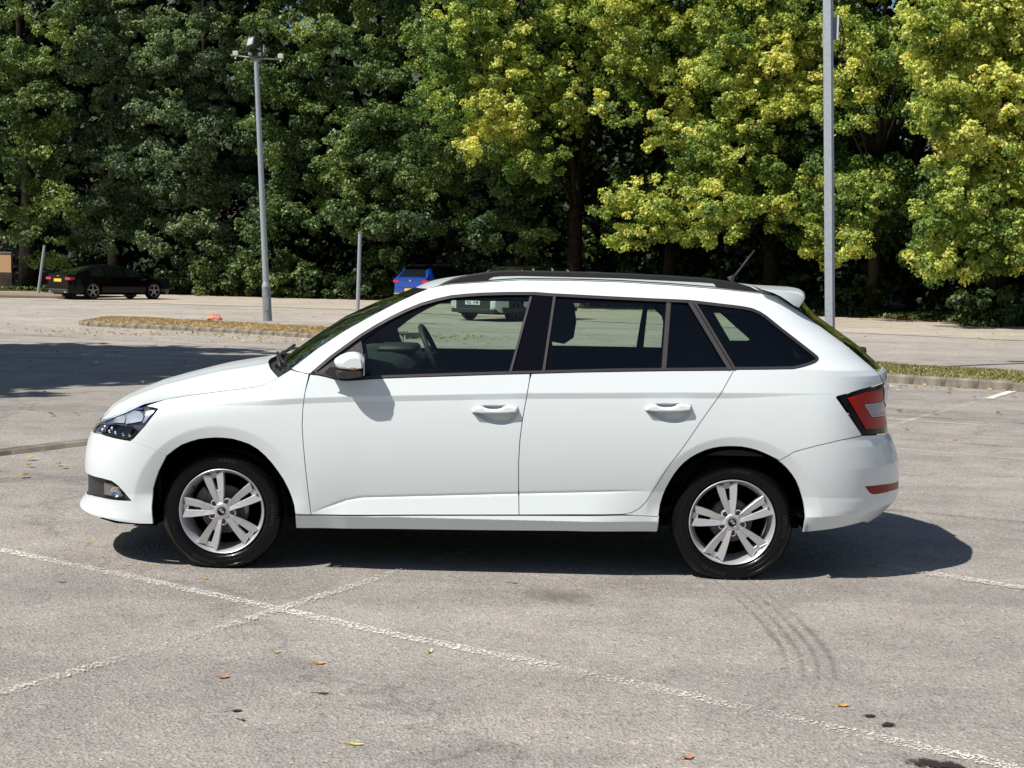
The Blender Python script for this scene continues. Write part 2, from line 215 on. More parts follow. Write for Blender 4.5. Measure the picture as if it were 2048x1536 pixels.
def varied(name, c1, c2, scale, rough=.8, bs=.3, bd=.01, detail=5, metal=0., **k):
    m = mat(name, c1, rough, metal, **k); v = objco(m); n = noise(m, scale, detail, .6, v)
    r = ramp(m, [(.35, c1), (.65, c2)]); lk(m, n.outputs[0], r.inputs[0])
    lk(m, r.outputs[0], m.node_tree.nodes['Principled BSDF'].inputs['Base Color'])
    if bs: n2 = noise(m, scale*4, 4, .6, v); bump(m, n2.outputs[0], bs, bd)
    return m
def glass(name, tint, rough=.0, refl=1.0):
    m = bpy.data.materials.new(name); m.use_nodes = True; nt = m.node_tree; nt.nodes.remove(nt.nodes['Principled BSDF'])
    t = nd(m, 'ShaderNodeBsdfTransparent'); t.inputs[0].default_value = (*tint, 1)
    g = nd(m, 'ShaderNodeBsdfGlossy'); g.inputs[0].default_value = (refl, refl, refl, 1); g.inputs['Roughness'].default_value = rough
    f = nd(m, 'ShaderNodeFresnel'); f.inputs[0].default_value = 1.5
    x = nd(m, 'ShaderNodeMixShader'); lk(m, f.outputs[0], x.inputs[0]); lk(m, t.outputs[0], x.inputs[1]); lk(m, g.outputs[0], x.inputs[2])
    lk(m, x.outputs[0], nt.nodes['Material Output'].inputs[0]); return m
M = {}
M['white'] = mat('white_paint', (.73, .78, .795), .35, 0, .55, .30)
M['black_gloss'] = mat('black_gloss', (.004, .004, .006), .14, 0, .0, .16)
M['seal'] = mat('seal_rubber', (.035, .031, .034), .38)
M['trim'] = varied('black_plastic', (.020, .020, .021), (.030, .030, .031), 60, .55, .15, .001)
M['liner'] = mat('arch_liner', (.003, .003, .003), .95, spec=.0)
M['under'] = mat('underbody', (.008, .008, .009), .9, spec=.1)
M['cabin'] = mat('cabin_trim', (.028, .036, .044), .8, spec=.2)
M['seat'] = varied('seat_fabric', (.018, .021, .026), (.03, .033, .04), 50, .9, .2, .002)
M['dash'] = mat('dashboard_plastic', (.03, .035, .036), .6)
M['alloy'] = mat('alloy', (.60, .60, .62), .36, .55, .2)
M['alloy_dark'] = mat('alloy_inner', (.50, .50, .52), .40, .6)
M['iron'] = varied('brake_iron', (.16, .14, .13), (.09, .08, .08), 40, .6, .1, .001, metal=.5)
M['nut'] = mat('wheel_nut', (.10, .10, .12), .3, .9)
M['chrome'] = mat('chrome', (.75, .76, .78), .12, 1.0)
M['glass'] = glass('window_glass', (.70, .80, .74))
M['privacy'] = glass('tinted_glass', (.62, .74, .68))
M['screen'] = glass('windscreen_glass', (.62, .74, .66))
M['lens'] = glass('clear_lens', (.93, .95, .97))
M['plate_y'] = mat('yellow_plate', (.90, .55, .03), .5); M['plate_w'] = mat('white_plate', (.80, .82, .80), .5)
M['red'] = mat('red_lens', (.36, .006, .004), .28, 0, .0, .25); M['redd'] = mat('red_reflector', (.26, .014, .008), .35, 0, .0, .2)
M['orange'] = mat('amber_lens', (.45, .22, .10), .2)
def tyre_mat():
    m = mat('tyre_rubber', (.0040, .0041, .0046), .45, coat=.12, spec=.16); v = objco(m)
    b = m.node_tree.nodes['Principled BSDF']
    sx = nd(m, 'ShaderNodeSeparateXYZ'); lk(m, v, sx.inputs[0])
    n = noise(m, 9, 3, .6, v); r = ramp(m, [(.35, (.20,)*3), (.7, (.45,)*3)]); lk(m, n.outputs[0], r.inputs[0]); lk(m, r.outputs[0], b.inputs['Roughness'])
    n2 = noise(m, 180, 2, .5, v); bump(m, n2.outputs[0], .25, .0008); return m
M['tyre'] = tyre_mat()
M['galv'] = varied('galvanised_steel', (.34, .38, .43), (.42, .46, .50), 22, .5, .1, .001, metal=.35)
M['galv_dark'] = varied('weathered_steel', (.20, .22, .25), (.30, .32, .35), 14, .55, .1, .001, metal=.3)
M['lampblk'] = mat('lamp_housing', (.02, .02, .022), .5); M['lampglass'] = mat('lamp_glass', (.48, .50, .47), .15, 0, .5)
M['beige'] = mat('sensor_housing', (.62, .60, .50), .5)
M['paper'] = varied('red_litter', (.62, .20, .13), (.72, .34, .26), 30, .7, .3, .01)
# ------------------------------------------------------------------ estate car (lengthwise x, front towards -x, near side -y)
def tz(x): return interp(D['top'], x)
X0 = -.28; LU = .62
def rtip(z): return interp(D['rtip'], z)
def ftip(z): return interp(D['ftip'], z)
def rx1(z): return np.minimum(2.80, rtip(z)-.50)
def to_u(x, z):
    x = np.asarray(x, float); z = np.asarray(z, float); tf = ftip(z); tr = rtip(z); x1 = rx1(z)
    a = np.clip((X0-x)/(X0-tf), 0, 1); b = np.clip((x-x1)/(tr-x1), 0, 1)
    return np.where(x < X0, X0-LU*np.arcsin(a)*2/math.pi, np.where(x > x1, x1+LU*np.arcsin(b)*2/math.pi, x))
def from_u(u, z):
    tf = ftip(z); tr = rtip(z); x1 = rx1(z)
    a = np.clip((X0-u)/LU, 0, 1); b = np.clip((u-x1)/LU, 0, 1)
    return np.where(u < X0, X0-(X0-tf)*np.sin(a*math.pi/2), np.where(u > x1, x1+(tr-x1)*np.sin(b*math.pi/2), u))
def densify(P, step=.018):
    out = []
    n = len(P)
    for i in range(n):
        a = P[i]; b = P[(i+1) % n]; d = math.hypot(b[0]-a[0], b[1]-a[1]); k = max(1, int(math.ceil(d/step)))
        for j in range(k): out.append((a[0]+(b[0]-a[0])*j/k, a[1]+(b[1]-a[1])*j/k))
    return out
def inside(px, py, P):
    P = np.asarray(P); c = np.zeros(len(px), bool); j = len(P)-1
    for i in range(len(P)):
        xi, yi = P[i]; xj, yj = P[j]
        if yi != yj:
            t = ((yi > py) != (yj > py)) & (px < (xj-xi)*(py-yi)/(yj-yi)+xi); c ^= t
        j = i
    return c
def bdist(px, py, P):
    P = np.asarray(P); d = np.full(len(px), 9.)
    for i in range(len(P)):
        a = P[i]; b = P[(i+1) % len(P)]; ab = b-a; L = (ab**2).sum()+1e-12
        t = np.clip(((px-a[0])*ab[0]+(py-a[1])*ab[1])/L, 0, 1); d = np.minimum(d, np.hypot(px-a[0]-t*ab[0], py-a[1]-t*ab[1]))
    return d
def inset(P, d):
    """shrink (d>0) a simple polygon by moving edges"""
    P = [Vector((p[0], p[1])) for p in P]; n = len(P)
    A = sum(P[i].x*P[(i+1) % n].y-P[(i+1) % n].x*P[i].y for i in range(n)); s = 1 if A > 0 else -1
    out = []
    for i in range(n):
        a, b, c = P[i-1], P[i], P[(i+1) % n]
        e1 = (b-a); e2 = (c-b)
        if e1.length < 1e-6 or e2.length < 1e-6: out.append((b.x, b.y)); continue
        e1.normalize(); e2.normalize()
        n1 = Vector((-e1.y, e1.x))*s; n2 = Vector((-e2.y, e2.x))*s; m = n1+n2
        if m.length < 1e-3: m = n1
        m.normalize(); k = d/max(.45, m.dot(n1)); q = b+m*k; out.append((q.x, q.y))
    return out
def surf(u, z, off):
    x = from_u(u, z); w = halfwidth(x, z, D); w = np.where(np.isnan(w), 0, w)
    return np.stack([x, -(w+off), z], -1)
def panel(name, poly, m, parent, holes=(), off=0., gap=.0019, skirt=.014, du=.013, dz=.0065, both=True, offf=None, wrap=True, feat=True):
    """a body panel: outline in (x,z) laid on the body surface, edges turned in"""
    if gap: poly = inset(poly, gap)
    rings = [densify(poly)]+[densify(h) for h in holes]
    R2 = []
    for r in rings:
        a = np.array(r); R2.append(np.stack([to_u(a[:, 0], a[:, 1]), a[:, 1]], 1))
    allb = np.concatenate(R2)
    u0, u1 = allb[:, 0].min(), allb[:, 0].max(); z0, z1 = allb[:, 1].min(), allb[:, 1].max()
    gu, gz = np.meshgrid(np.arange(u0+du*.5, u1, du), np.arange(z0+dz*.5, z1, dz)); gu = gu.ravel(); gz = gz.ravel()
    keep = inside(gu, gz, R2[0])
    for h in R2[1:]: keep &= ~inside(gu, gz, h)
    gu = gu[keep]; gz = gz[keep]
    if offf is None and dz < .01 and feat:     # rows of points along the pressed creases
        gx = from_u(gu, gz); keep = np.ones(len(gu), bool); ex_ = []
        uu = np.arange(u0, u1, .010)
        for cz, offs_ in ((lambda x: interp(D['c1'], x), (.0016, -.0008)), (lambda x: interp(D['c1'], x)-.028*sstep(-.25, .35, x)*(1-sstep(2.35, 3.0, x)), (.0010, -.0012)), (lambda x: interp(D['c3'], x), (.012, .0075, .0045, .002, -.001, -.004)), (lambda x: interp(D['sill'], x), (.0015, -.0015))):
            keep &= np.abs(gz-cz(gx)-np.mean(offs_)) > .0035+.5*(max(offs_)-min(offs_))
            for o_ in offs_:
                zz = cz(from_u(uu, np.full(len(uu), .6)))+o_; ex_.append(np.stack([uu, zz], 1))
        for xw_ in (0., WB):
            rr_ = np.hypot(gx-xw_, gz-HUBZ); keep &= ~((np.abs(rr_-.422) < .0065) & (gz > HUBZ))
            ta = np.linspace(0, math.pi, 150)
            for ro in (.418, .4205, .4235, .426):
                ax_ = xw_+ro*np.cos(ta); az_ = HUBZ+ro*np.sin(ta); ex_.append(np.stack([to_u(ax_, az_), az_], 1))
        ex_ = np.concatenate(ex_); kk = inside(ex_[:, 0], ex_[:, 1], R2[0])
        for h in R2[1:]: kk &= ~inside(ex_[:, 0], ex_[:, 1], h)
        gu = np.concatenate([gu[keep], ex_[kk, 0]]); gz = np.concatenate([gz[keep], ex_[kk, 1]])
    dd = np.full(len(gu), 9.)
    for h in R2: dd = np.minimum(dd, bdist(gu, gz, h))
    k = dd > .0035; gu = gu[k]; gz = gz[k]
    pts = np.concatenate([allb, np.stack([gu, gz], 1)])
    edges = []; b = 0
    for h in R2:
        n = len(h); edges += [(b+i, b+(i+1) % n) for i in range(n)]; b += n
    V2, E2, F2, ov, oe, of = delaunay_2d_cdt([Vector(p) for p in pts], edges, [], 0, 1e-7)
    V2 = np.array([(v[0], v[1]) for v in V2]); F2 = np.array([f for f in F2 if len(f) == 3])
    c = V2[F2].mean(1); k = inside(c[:, 0], c[:, 1], R2[0])
    for h in R2[1:]: k &= ~inside(c[:, 0], c[:, 1], h)
    F2 = F2[k]
    def offs(u, z):
        if offf is None: return off
        return off+offf(bdist(u, z, R2[0]))
    def S(u, z): return surf(u, z, offs(u, z))
    V = S(V2[:, 0], V2[:, 1]); e = .0011
    if offf is None:
        A = S(V2[:, 0]+e, V2[:, 1])-S(V2[:, 0]-e, V2[:, 1]); B = S(V2[:, 0], V2[:, 1]+e)-S(V2[:, 0], V2[:, 1]-e)
        N = np.cross(A, B); L = np.linalg.norm(N, axis=1, keepdims=True); N = np.where(L > 1e-12, N/np.maximum(L, 1e-12), [0, -1, 0])
        N *= np.where(N[:, 1:2] > 0, -1, 1)
    # winding: outward (-y)
    T = V[F2]; fn = np.cross(T[:, 1]-T[:, 0], T[:, 2]-T[:, 0]); flip = fn[:, 1] > 0
    F2[flip] = F2[flip][:, ::-1]
    Vl = [V]; Fl = [F2]; nb = len(V); ln = []
    if offf is None: ln = [N[F2.ravel()]]
    if skirt:
        for h in R2:
            n = len(h); P = S(h[:, 0], h[:, 1]); Q = P.copy(); Q[:, 1] = np.minimum(Q[:, 1]+skirt, 0)
            Vl += [P, Q]; i = np.arange(n); j = (i+1) % n
            t1 = np.stack([nb+i, nb+j, nb+n+j], 1); t2 = np.stack([nb+i, nb+n+j, nb+n+i], 1); ff = np.concatenate([t1, t2]); Fl.append(ff)
            nb += 2*n
            if offf is None:
                VV = np.concatenate(Vl); T = VV[ff]; q = np.cross(T[:, 1]-T[:, 0], T[:, 2]-T[:, 0]); q /= np.linalg.norm(q, axis=1, keepdims=True)+1e-12
                ln.append(np.repeat(q, 3, axis=0))
    V = np.concatenate(Vl); Fa = np.concatenate(Fl)
    o = mesh(name, V, Fa, m, parent, smooth=True, normals=(np.concatenate(ln) if offf is None else None))
    if both:
        f = link_copy(o, parent, scale=(1, -1, 1)); return o, f
    return o
def patch(name, P, m, parent, sharp=40, both=False):
    """P: (rows, cols, 3) grid of points -> smooth sheet"""
    r, c = P.shape[:2]; i, j = np.meshgrid(np.arange(r-1), np.arange(c-1), indexing='ij'); a = (i*c+j).ravel()
    o = mesh(name, P.reshape(-1, 3), np.stack([a, a+1, a+c+1, a+c], 1), m, parent, smooth=True)
    return o
car = empty('estate_car', (-1.38054574, 7.28488986, 0), -0.02056443)
tag(car, 'white estate car with black roof rails parked side-on across the foreground', 'car')
pg = {k: [tuple(p) for p in v] for k, v in PG.items()}
W = M['white']
panel('front_wing', pg['wing'], W, car)
panel('front_bumper', pg['fbumper'], W, car)
fd, fd2 = panel('front_door', pg['fdoor'], W, car, holes=[pg['fcup']])
rd, rd2 = panel('rear_door', pg['rdoor'], W, car, holes=[pg['rcup']])
panel('side_skirt', pg['sill'], W, car, off=.004)
panel('body_side', pg['side'], W, car)
panel('rear_bumper', pg['rbumper'], W, car)
for dr, dr2, a in ((fd, fd2, 'f'), (rd, rd2, 'r')):
    for door, s in ((dr, 1), (dr2, 1)):
        if door is dr:
            c1 = panel('handle_recess', pg[a+'cup'], W, door, gap=0, skirt=0, both=False, du=.006, dz=.004, off=-.0005, offf=lambda d: -.034*np.sin(np.clip(d/.022, 0, 1)*math.pi/2)**.8)
            c2 = panel('door_handle', pg[a+'bar'], W, door, gap=0, skirt=.02, both=False, du=.005, dz=.0022, off=.002, offf=lambda d: .024*np.sqrt(np.clip(1-(1-np.clip(d/.0085, 0, 1))**2, 0, 1)))
            c3 = None
        else:
            link_copy(c1, door); link_copy(c2, door)
bj = [(-.459, .6167), (-.33, .5790), (-.245, .5520)]
# black under-layer showing in the panel gaps, arch liners, underbody
low = [(-.30, .30), (-.30, .70), (-.2, .78), (.15, .83), (.30, .93), (.45, .955), (1.4, .97), (2.8, 1.0), (3.0, .9), (3.0, .45), (2.83, .40), (2.80, .46), (2.73, .55), (2.63, .62), (2.47, .655), (2.31, .62), (2.21, .55), (2.14, .46), (2.08, .24), (.40, .23), (.34, .42), (.27, .54), (.17, .61), (0, .645), (-.17, .61), (-.27, .54), (-.34, .42)]
panel('inner_structure', low, M['under'], car, off=-.058, gap=0, skirt=0, du=.04, dz=.02)
def pts_px(): pass
for x0 in (0., WB):
    for s in (-1, 1):
        a = [R(v) for v in range(-7, 190, 7)]
        V = []; 
        for y, r in ((-.855*s*-1 if 0 else s*.838, .356), (s*.80, .366), (s*.56, .366), (s*.53, .30), (s*.53, .01)):
            for t in a: V.append((x0+r*math.cos(t), y, HUBZ+r*math.sin(t)))
        n = len(a); F = [(k*n+i, k*n+i+1, (k+1)*n+i+1, (k+1)*n+i) for k in range(4) for i in range(n-1)]
        lin = MB(); lin.add(V, F); lin.build('wheel_arch_liner', M['liner'], car, smooth=True)
ub = MB(); ub.box(-.60, 2.85, -.50, .50, .20, .30); ub.box(.40, 2.07, -.78, .78, .20, .29); ub.prism([(-.34, -.76), (-.55, -.71), (-.68, -.58), (-.79, -.25), (-.79, .25), (-.68, .58), (-.55, .71), (-.34, .76)], .19, .225, axis='z'); ub.box(.9, 2.8, .1, .2, .17, .2)
ub.build('underbody', M['under'], car)
# bonnet
xs_c = [-.80, -.7941, -.7371, -.672, -.5907, -.4888, -.3794, -.2685, -.1592, -.0495, .0605, .105]; zs_c = [.63, .6598, .7273, .7713, .8102, .8531, .8856, .9161, .9443, .9636, .9817, .986]
rows = []; S_ = np.linspace(0, 1, 48)
ex = np.interp(S_, [0, 1], [-.50, .262]); ey = halfwidth(ex, tz(ex), D)-.003; ez = tz(ex)
nose = np.clip((-.44-ex)/.06, 0, 1); ez = ez-.0*nose
# centre line parametrised so that the nose has many rows
cl = np.interp(S_**1.25, np.linspace(0, 1, len(xs_c)), xs_c); cz = np.interp(cl, xs_c, zs_c)
nb = 61; tt = np.linspace(-1, 1, nb); P = np.zeros((48, nb, 3))
for i in range(48):
    a = np.abs(tt); ye = ey[i]
    x = cl[i]+(ex[i]-cl[i])*a**2.3
    z = cz[i]-(cz[i]-ez[i])*a**2.6
    # bonnet power creases either side of the centre
    k = np.exp(-((a-.60)/.075)**2)*.010*min(1, S_[i]*4)*(1-.3*S_[i]); z = z+k
    P[i, :, 0] = x; P[i, :, 1] = tt*ye; P[i, :, 2] = z
patch('bonnet', P, W, car)
ng = MB()
V = [(cl[0]+(ex[0]-cl[0])*abs(t)**2.3, t*ey[0]*.99, cz[0]-(cz[0]-ez[0])*abs(t)**2.6-.004) for t in tt]
V2_ = [(v[0]+.02*(abs(t) < .7), v[1], .50) for v, t in zip(V, tt)]
ng.add(V+V2_, [(i, i+1, nb+i+1, nb+i) for i in range(nb-1)]); ng.build('grille', M['trim'], car)
# windscreen, cowl, wipers
zw = np.linspace(.958, 1.372, 22); wx = [p for p in D['top'] if .19 < p[0] < 1.03]
px_ = np.interp(zw, [p[1] for p in wx], [p[0] for p in wx]); pw = halfwidth(px_+.004, zw-.004, D)-.004
xc = np.interp(zw, [.95, 1.0177, 1.0375, 1.1149, 1.2144, 1.2909, 1.3696], [.125, .2115, .238, .3428, .4953, .6547, .862])
P = np.zeros((22, 41, 3)); t = np.linspace(-1, 1, 41)
for i in range(22): P[i, :, 0] = xc[i]+(px_[i]-xc[i])*np.abs(t)**2.2; P[i, :, 1] = t*pw[i]; P[i, :, 2] = zw[i]
patch('windscreen', P, M['screen'], car)
scr = P.copy(); scr[:, :, 0] += .003
Pm = np.concatenate([P[-3:]]).copy(); Pm[:, :, 2] += .001; Pm[:, :, 0] -= .002
patch('windscreen_band', Pm, M['black_gloss'], car)
cw = MB(); n = 31; tt2 = np.linspace(-1, 1, n); V = []
for q in range(4):
    for a in tt2:
        b = abs(a)
        xf = .105+(.262-.105)*b**2.3; zf = .980-(.980-.93)*b**2.6; ye = .765
        xr = .165+(.33-.165)*b**2.2; zr = 1.0-.025*b
        f = q/3; V.append((xf+(xr-xf)*f, a*ye, zf-.012+(zr-zf)*f-.012*math.sin(f*math.pi)))
cw.add(V, [(q*n+i, q*n+i+1, (q+1)*n+i+1, (q+1)*n+i) for q in range(3) for i in range(n-1)]); cw.build('scuttle', M['trim'], car, smooth=True)
for y0, y1 in ((-.62, -.08), (-.02, .52)):
    w_ = MB(); A = []
    for k in range(12):
        y = y0+(y1-y0)*k/11; b = abs(y)/.76; x = .17+(.33-.17)*b**2.2+.012; z = 1.008-.03*b+.012+.006*math.sin(k/11*math.pi)
        A.append((x-.02, y, z))
    w_.tube(A, .006, 6); w_.tube([(A[0][0]-.02, A[0][1], A[0][2]-.02), (A[5][0]-.012, A[5][1], A[5][2]+.016)], .009, 6); w_.build('wiper', M['trim'], car, smooth=True)
# roof
S_ = np.linspace(0, 1, 60); ex = .955+(2.665-.955)*S_; ez = tz(ex)-.001; ey = halfwidth(ex, ez, D)-.0035
xc_ = .870+(2.72-.870)*S_; crown = np.interp(S_, [0, .05, .15, .5, 1], [.010, .022, .036, .044, .036]); P = np.zeros((60, 51, 3)); t = np.linspace(-1, 1, 51)
for i in range(60):
    a = np.abs(t); P[i, :, 0] = xc_[i]+(ex[i]-xc_[i])*a**2.2; P[i, :, 1] = t*ey[i]; P[i, :, 2] = ez[i]+crown[i]*(1-a**2.5)
patch('roof', P, W, car)
Ph = P.copy(); Ph[:, :, 2] -= .045; Ph[:, :, 1] *= .96; patch('headlining', Ph, M['cabin'], car)
# roof rails
rt = [(1.0199, 1.3892), (1.05, 1.407), (1.086, 1.4236), (1.12, 1.434), (1.161, 1.4434), (1.2356, 1.457), (1.3092, 1.4675), (1.38, 1.4705), (1.4321, 1.4716), (1.6622, 1.4705), (1.9008, 1.4675), (2.1408, 1.4602), (2.3, 1.4525), (2.3799, 1.4461), (2.4757, 1.433), (2.5529, 1.412), (2.6248, 1.3815)]
rb = [(1.0199, 1.3880), (1.10, 1.3945), (1.17, 1.403), (1.23, 1.410), (1.262, 1.413), (1.278, 1.4325), (1.32, 1.4385), (1.4228, 1.4425), (1.9015, 1.4400), (2.30, 1.4275), (2.375, 1.4235), (2.395, 1.402), (2.45, 1.394), (2.53, 1.386), (2.6248, 1.3800)]
N_ = 90; xx = np.linspace(1.0199, 2.6248, N_); zt = np.interp(xx, *zip(*rt)); zb = np.minimum(np.interp(xx, *zip(*rb)), zt-.0005)
yy = -(halfwidth(xx, tz(xx)-.001, D)-.030)
V = []
for i in range(N_):
    h = zt[i]-zb[i]; wd = .017; r = min(.008, h*.45)
    for (a, b) in ((-wd, zb[i]), (-wd, zt[i]-r), (-wd+r, zt[i]), (wd-r, zt[i]), (wd, zt[i]-r), (wd, zb[i])): V.append((xx[i], yy[i]+a, b))
F = [(i*6+k, i*6+(k+1) % 6, (i+1)*6+(k+1) % 6, (i+1)*6+k) for i in range(N_-1) for k in range(6)]+[tuple(range(5, -1, -1)), tuple((N_-1)*6+k for k in range(6))]
M['rail'] = mat('rail_satin_black', (.028, .028, .031), .34, .1, .0)
rl = mesh('roof_rail', V, F, M['rail'], car, smooth=True); rl.data.set_sharp_from_angle(angle=R(35)); link_copy(rl, car, scale=(1, -1, 1))
# spoiler
sp = [(2.60, 1.4010), (2.68, 1.3960), (2.767, 1.3905), (2.795, 1.3850), (2.8085, 1.3760), (2.8147, 1.3660), (2.811, 1.3500), (2.787, 1.3135), (2.765, 1.323), (2.735, 1.343), (2.70, 1.366), (2.66, 1.384)]
V = []; ys = [-.625, -.618, -.58, -.40, -.2, 0, .2, .40, .58, .618, .625]
for y in ys:
    a = abs(y)/.625; k = (1-a*a); e = 1 if abs(y) < .62 else .93; cxm, czm = 2.72, 1.372
    for (x, z) in sp: V.append((cxm+(x-cxm)*e+.075*k*(x > 2.70), y, czm+(z-czm)*e+.020*k))
n = len(sp); F = [(i*n+k, i*n+(k+1) % n, (i+1)*n+(k+1) % n, (i+1)*n+k) for i in range(len(ys)-1) for k in range(n)]+[tuple(range(n-1, -1, -1)), tuple((len(ys)-1)*n+k for k in range(n))]
spo = mesh('rear_spoiler', V, F, W, car, smooth=True); spo.data.set_sharp_from_angle(angle=R(50))
# tailgate glass, tailgate skin, wiper, antenna
zr = np.linspace(1.02, 1.345, 16); dp = [p for p in D['top'] if 2.68 < p[0] < 3.24][::-1]
pxr = np.interp(zr, [p[1] for p in dp], [p[0] for p in dp]); pwr = halfwidth(pxr-.004, zr-.004, D)-.006
rgz = [1.0165, 1.0632, 1.1175, 1.1649, 1.2102, 1.2649, 1.2875, 1.3393]; rgx = [3.3067, 3.247, 3.1876, 3.121, 3.0543, 2.9736, 2.9475, 2.907]
xcr = np.interp(zr, rgz, rgx); P = np.zeros((16, 41, 3)); t = np.linspace(-1, 1, 41)
for i in range(16): P[i, :, 0] = xcr[i]+(pxr[i]-xcr[i])*np.abs(t)**2.2; P[i, :, 1] = t*pwr[i]; P[i, :, 2] = zr[i]-.010*(1-np.abs(t)**3)*(i == 0)
patch('tailgate_glass', P, M['privacy'], car)
Pb = P[:, :4].copy(); Pb[:, :, 0] -= .004; patch('tailgate_frit', Pb, M['black_gloss'], car)
Pb = P[:, -4:].copy(); Pb[:, :, 0] -= .004; patch('tailgate_frit', Pb, M['black_gloss'], car)
Pb = P[-5:].copy(); Pb[:, :, 0] -= .004; patch('tailgate_frit', Pb, M['black_gloss'], car)
tg, _ = panel('tailgate', pg['tailgate'], W, car)
wp = MB(); wp.lathe([(.0, .028), (.018, .026), (.022, .014), (.022, 0), (.028, -.03)], axis='x', n=16, c=(3.245, 0, 1.075)); wp.tube([(3.262, 0, 1.082), (3.275, .05, 1.06), (3.268, .33, 1.055)], .007, 6); wp.tube([(3.28, .02, 1.05), (3.262, .40, 1.045)], .005, 6)
wp.build('rear_wiper', M['trim'], car, smooth=True, auto=40)
an = MB(); an.tube([(2.535, 0, 1.44), (2.545, 0, 1.452), (2.556, 0, 1.463)], [.022, .013, .008], 8); an.tube([(2.552, 0, 1.455), (2.66, 0, 1.600)], [.0052, .0042], 8); an.build('roof_aerial', M['trim'], car, smooth=True)
# windows: black surround, seals, glass
holes = [pg[k] for k in ('glassf', 'sail', 'glassr', 'glassq', 'glassd')]
panel('window_surround', pg['dloout'], M['black_gloss'], car, holes=holes, off=-.004, gap=-.001, skirt=.02)
ring = inset(pg['dloout'], .0125)
panel('window_seal', pg['dloout'], M['seal'], car, holes=[ring], off=.002, gap=.0008, skirt=.006, dz=.02)
panel('window_glass', inset(pg['glassf'], -.004), M['glass'], car, off=-.012, gap=0, skirt=0, dz=.03, du=.04)
panel('window_glass', inset(pg['glassr'], -.004), M['glass'], car, off=-.012, gap=0, skirt=0, dz=.03, du=.04)
panel('quarter_glass', inset(pg['glassq'], -.004), M['privacy'], car, off=-.012, gap=0, skirt=0, dz=.03, du=.04)
panel('quarter_glass', inset(pg['glassd'], -.004), M['privacy'], car, off=-.005, gap=0, skirt=0, dz=.03, du=.04)
frit = inset(pg['glassd'], .028); panel('glass_frit', inset(pg['glassd'], -.004), M['black_gloss'], car, holes=[frit], off=-.009, gap=0, skirt=0, dz=.03)
panel('mirror_sail', pg['sail'], M['trim'], car, off=-.001, gap=0, skirt=.01, dz=.03)
panel('pillar_cover', pg['bpil'], M['black_gloss'], car, off=.0015, gap=0, skirt=.01, dz=.03)
def strip(name, a, b, wd, m, off=.003):
    a = Vector(a); b = Vector(b); d = (b-a).normalized(); n = Vector((-d.y, d.x))*wd/2
    return panel(name, [tuple(a-n), tuple(b-n), tuple(b+n), tuple(a+n)], m, car, off=off, gap=0, skirt=.012, dz=.03)
M['mould'] = mat('grey_moulding', (.046, .042, .042), .40)
strip('window_divider', (1.479, 1.345), (1.389, .988), .011, M['mould'])
strip('window_divider', (1.594, 1.352), (1.547, .992), .012, M['mould'])
strip('window_divider', (2.148, 1.328), (2.119, 1.012), .021, M['mould'])
strip('window_divider', (2.250, 1.334), (2.436, 1.018), .020, M['mould'])
strip('window_divider', (2.272, 1.336), (2.459, 1.018), .012, M['trim'])
# inner cabin trim
def clipz(P, lo, hi): return [(x, min(max(z, lo), hi)) for x, z in P]
ctr = [clipz(inset(pg['glassf'], .012), 1.0, 1.290), clipz(inset(pg['glassr'], .01), 1.03, 1.287), [(2.14, 1.03), (2.30, 1.03), (2.235, 1.22), (2.16, 1.285), (2.15, 1.285)], [(2.44, 1.275), (2.565, 1.275), (2.775, 1.080), (2.55, 1.080)]]
inner = [(.42, .86), (.42, 1.0), (.62, 1.14), (.80, 1.235), (.93, 1.31), (1.15, 1.365), (1.5, 1.385), (2.2, 1.38), (2.55, 1.36), (2.75, 1.26), (3.0, 1.06), (3.05, .95), (2.9, .86)]
near_h = [clipz(inset(pg['glassf'], .004), .99, 1.33), clipz(inset(pg['glassr'], .004), 1.0, 1.33), inset(pg['glassq'], .006), inset(pg['glassd'], .004)]
panel('cabin_side_trim', inner, M['cabin'], car, holes=near_h, off=-.040, gap=0, skirt=.02, dz=.03, du=.04, both=False)
ft = panel('cabin_side_trim', inner, M['cabin'], car, holes=ctr, off=-.055, gap=0, skirt=.03, dz=.03, du=.04, both=False); ft.scale = (1, -1, 1)
panel('door_card', [(.42, .35), (.42, .97), (1.0, .985), (2.3, 1.02), (2.9, 1.03), (2.9, .6), (2.1, .6), (2.0, .35)], M['cabin'], car, off=-.075, gap=0, skirt=0, dz=.05, du=.06)
fl = MB(); fl.box(.2, 3.0, -.74, .74, .30, .34); fl.build('cabin_floor', M['under'], car)
db = MB(); prof = [(.34, .62), (.34, .95), (.42, .985), (.55, 1.005), (.70, 1.01), (.80, .99), (.86, .93), (.84, .80), (.80, .62)]
db.prism(prof, -.70, .70); db.build('dashboard', M['dash'], car, bevel=.02)
hb = MB(); hb.box(.62, .84, .18, .55, 1.0, 1.045, .02); hb.build('instrument_cowl', M['dash'], car, smooth=True)
sw = MB(); c = Vector((.93, .36, .985)); ax = Vector((.90, 0, .43)).normalized(); u = Vector((0, 1, 0)); v = ax.cross(u)
rp = [c+(u*math.cos(2*math.pi*k/28)+v*math.sin(2*math.pi*k/28))*.178 for k in range(29)]; sw.tube(rp, .015, 8, cap=False)
for k in (0, 14, 21): sw.tube([c-ax*.03, rp[k]], .014, 6)
sw.lathe([(.001, .0), (.05, .0), (.055, -.03)], axis='x', n=12, c=(c.x-.02, c.y, c.z)); sw.build('steering_wheel', M['dash'], car, smooth=True)
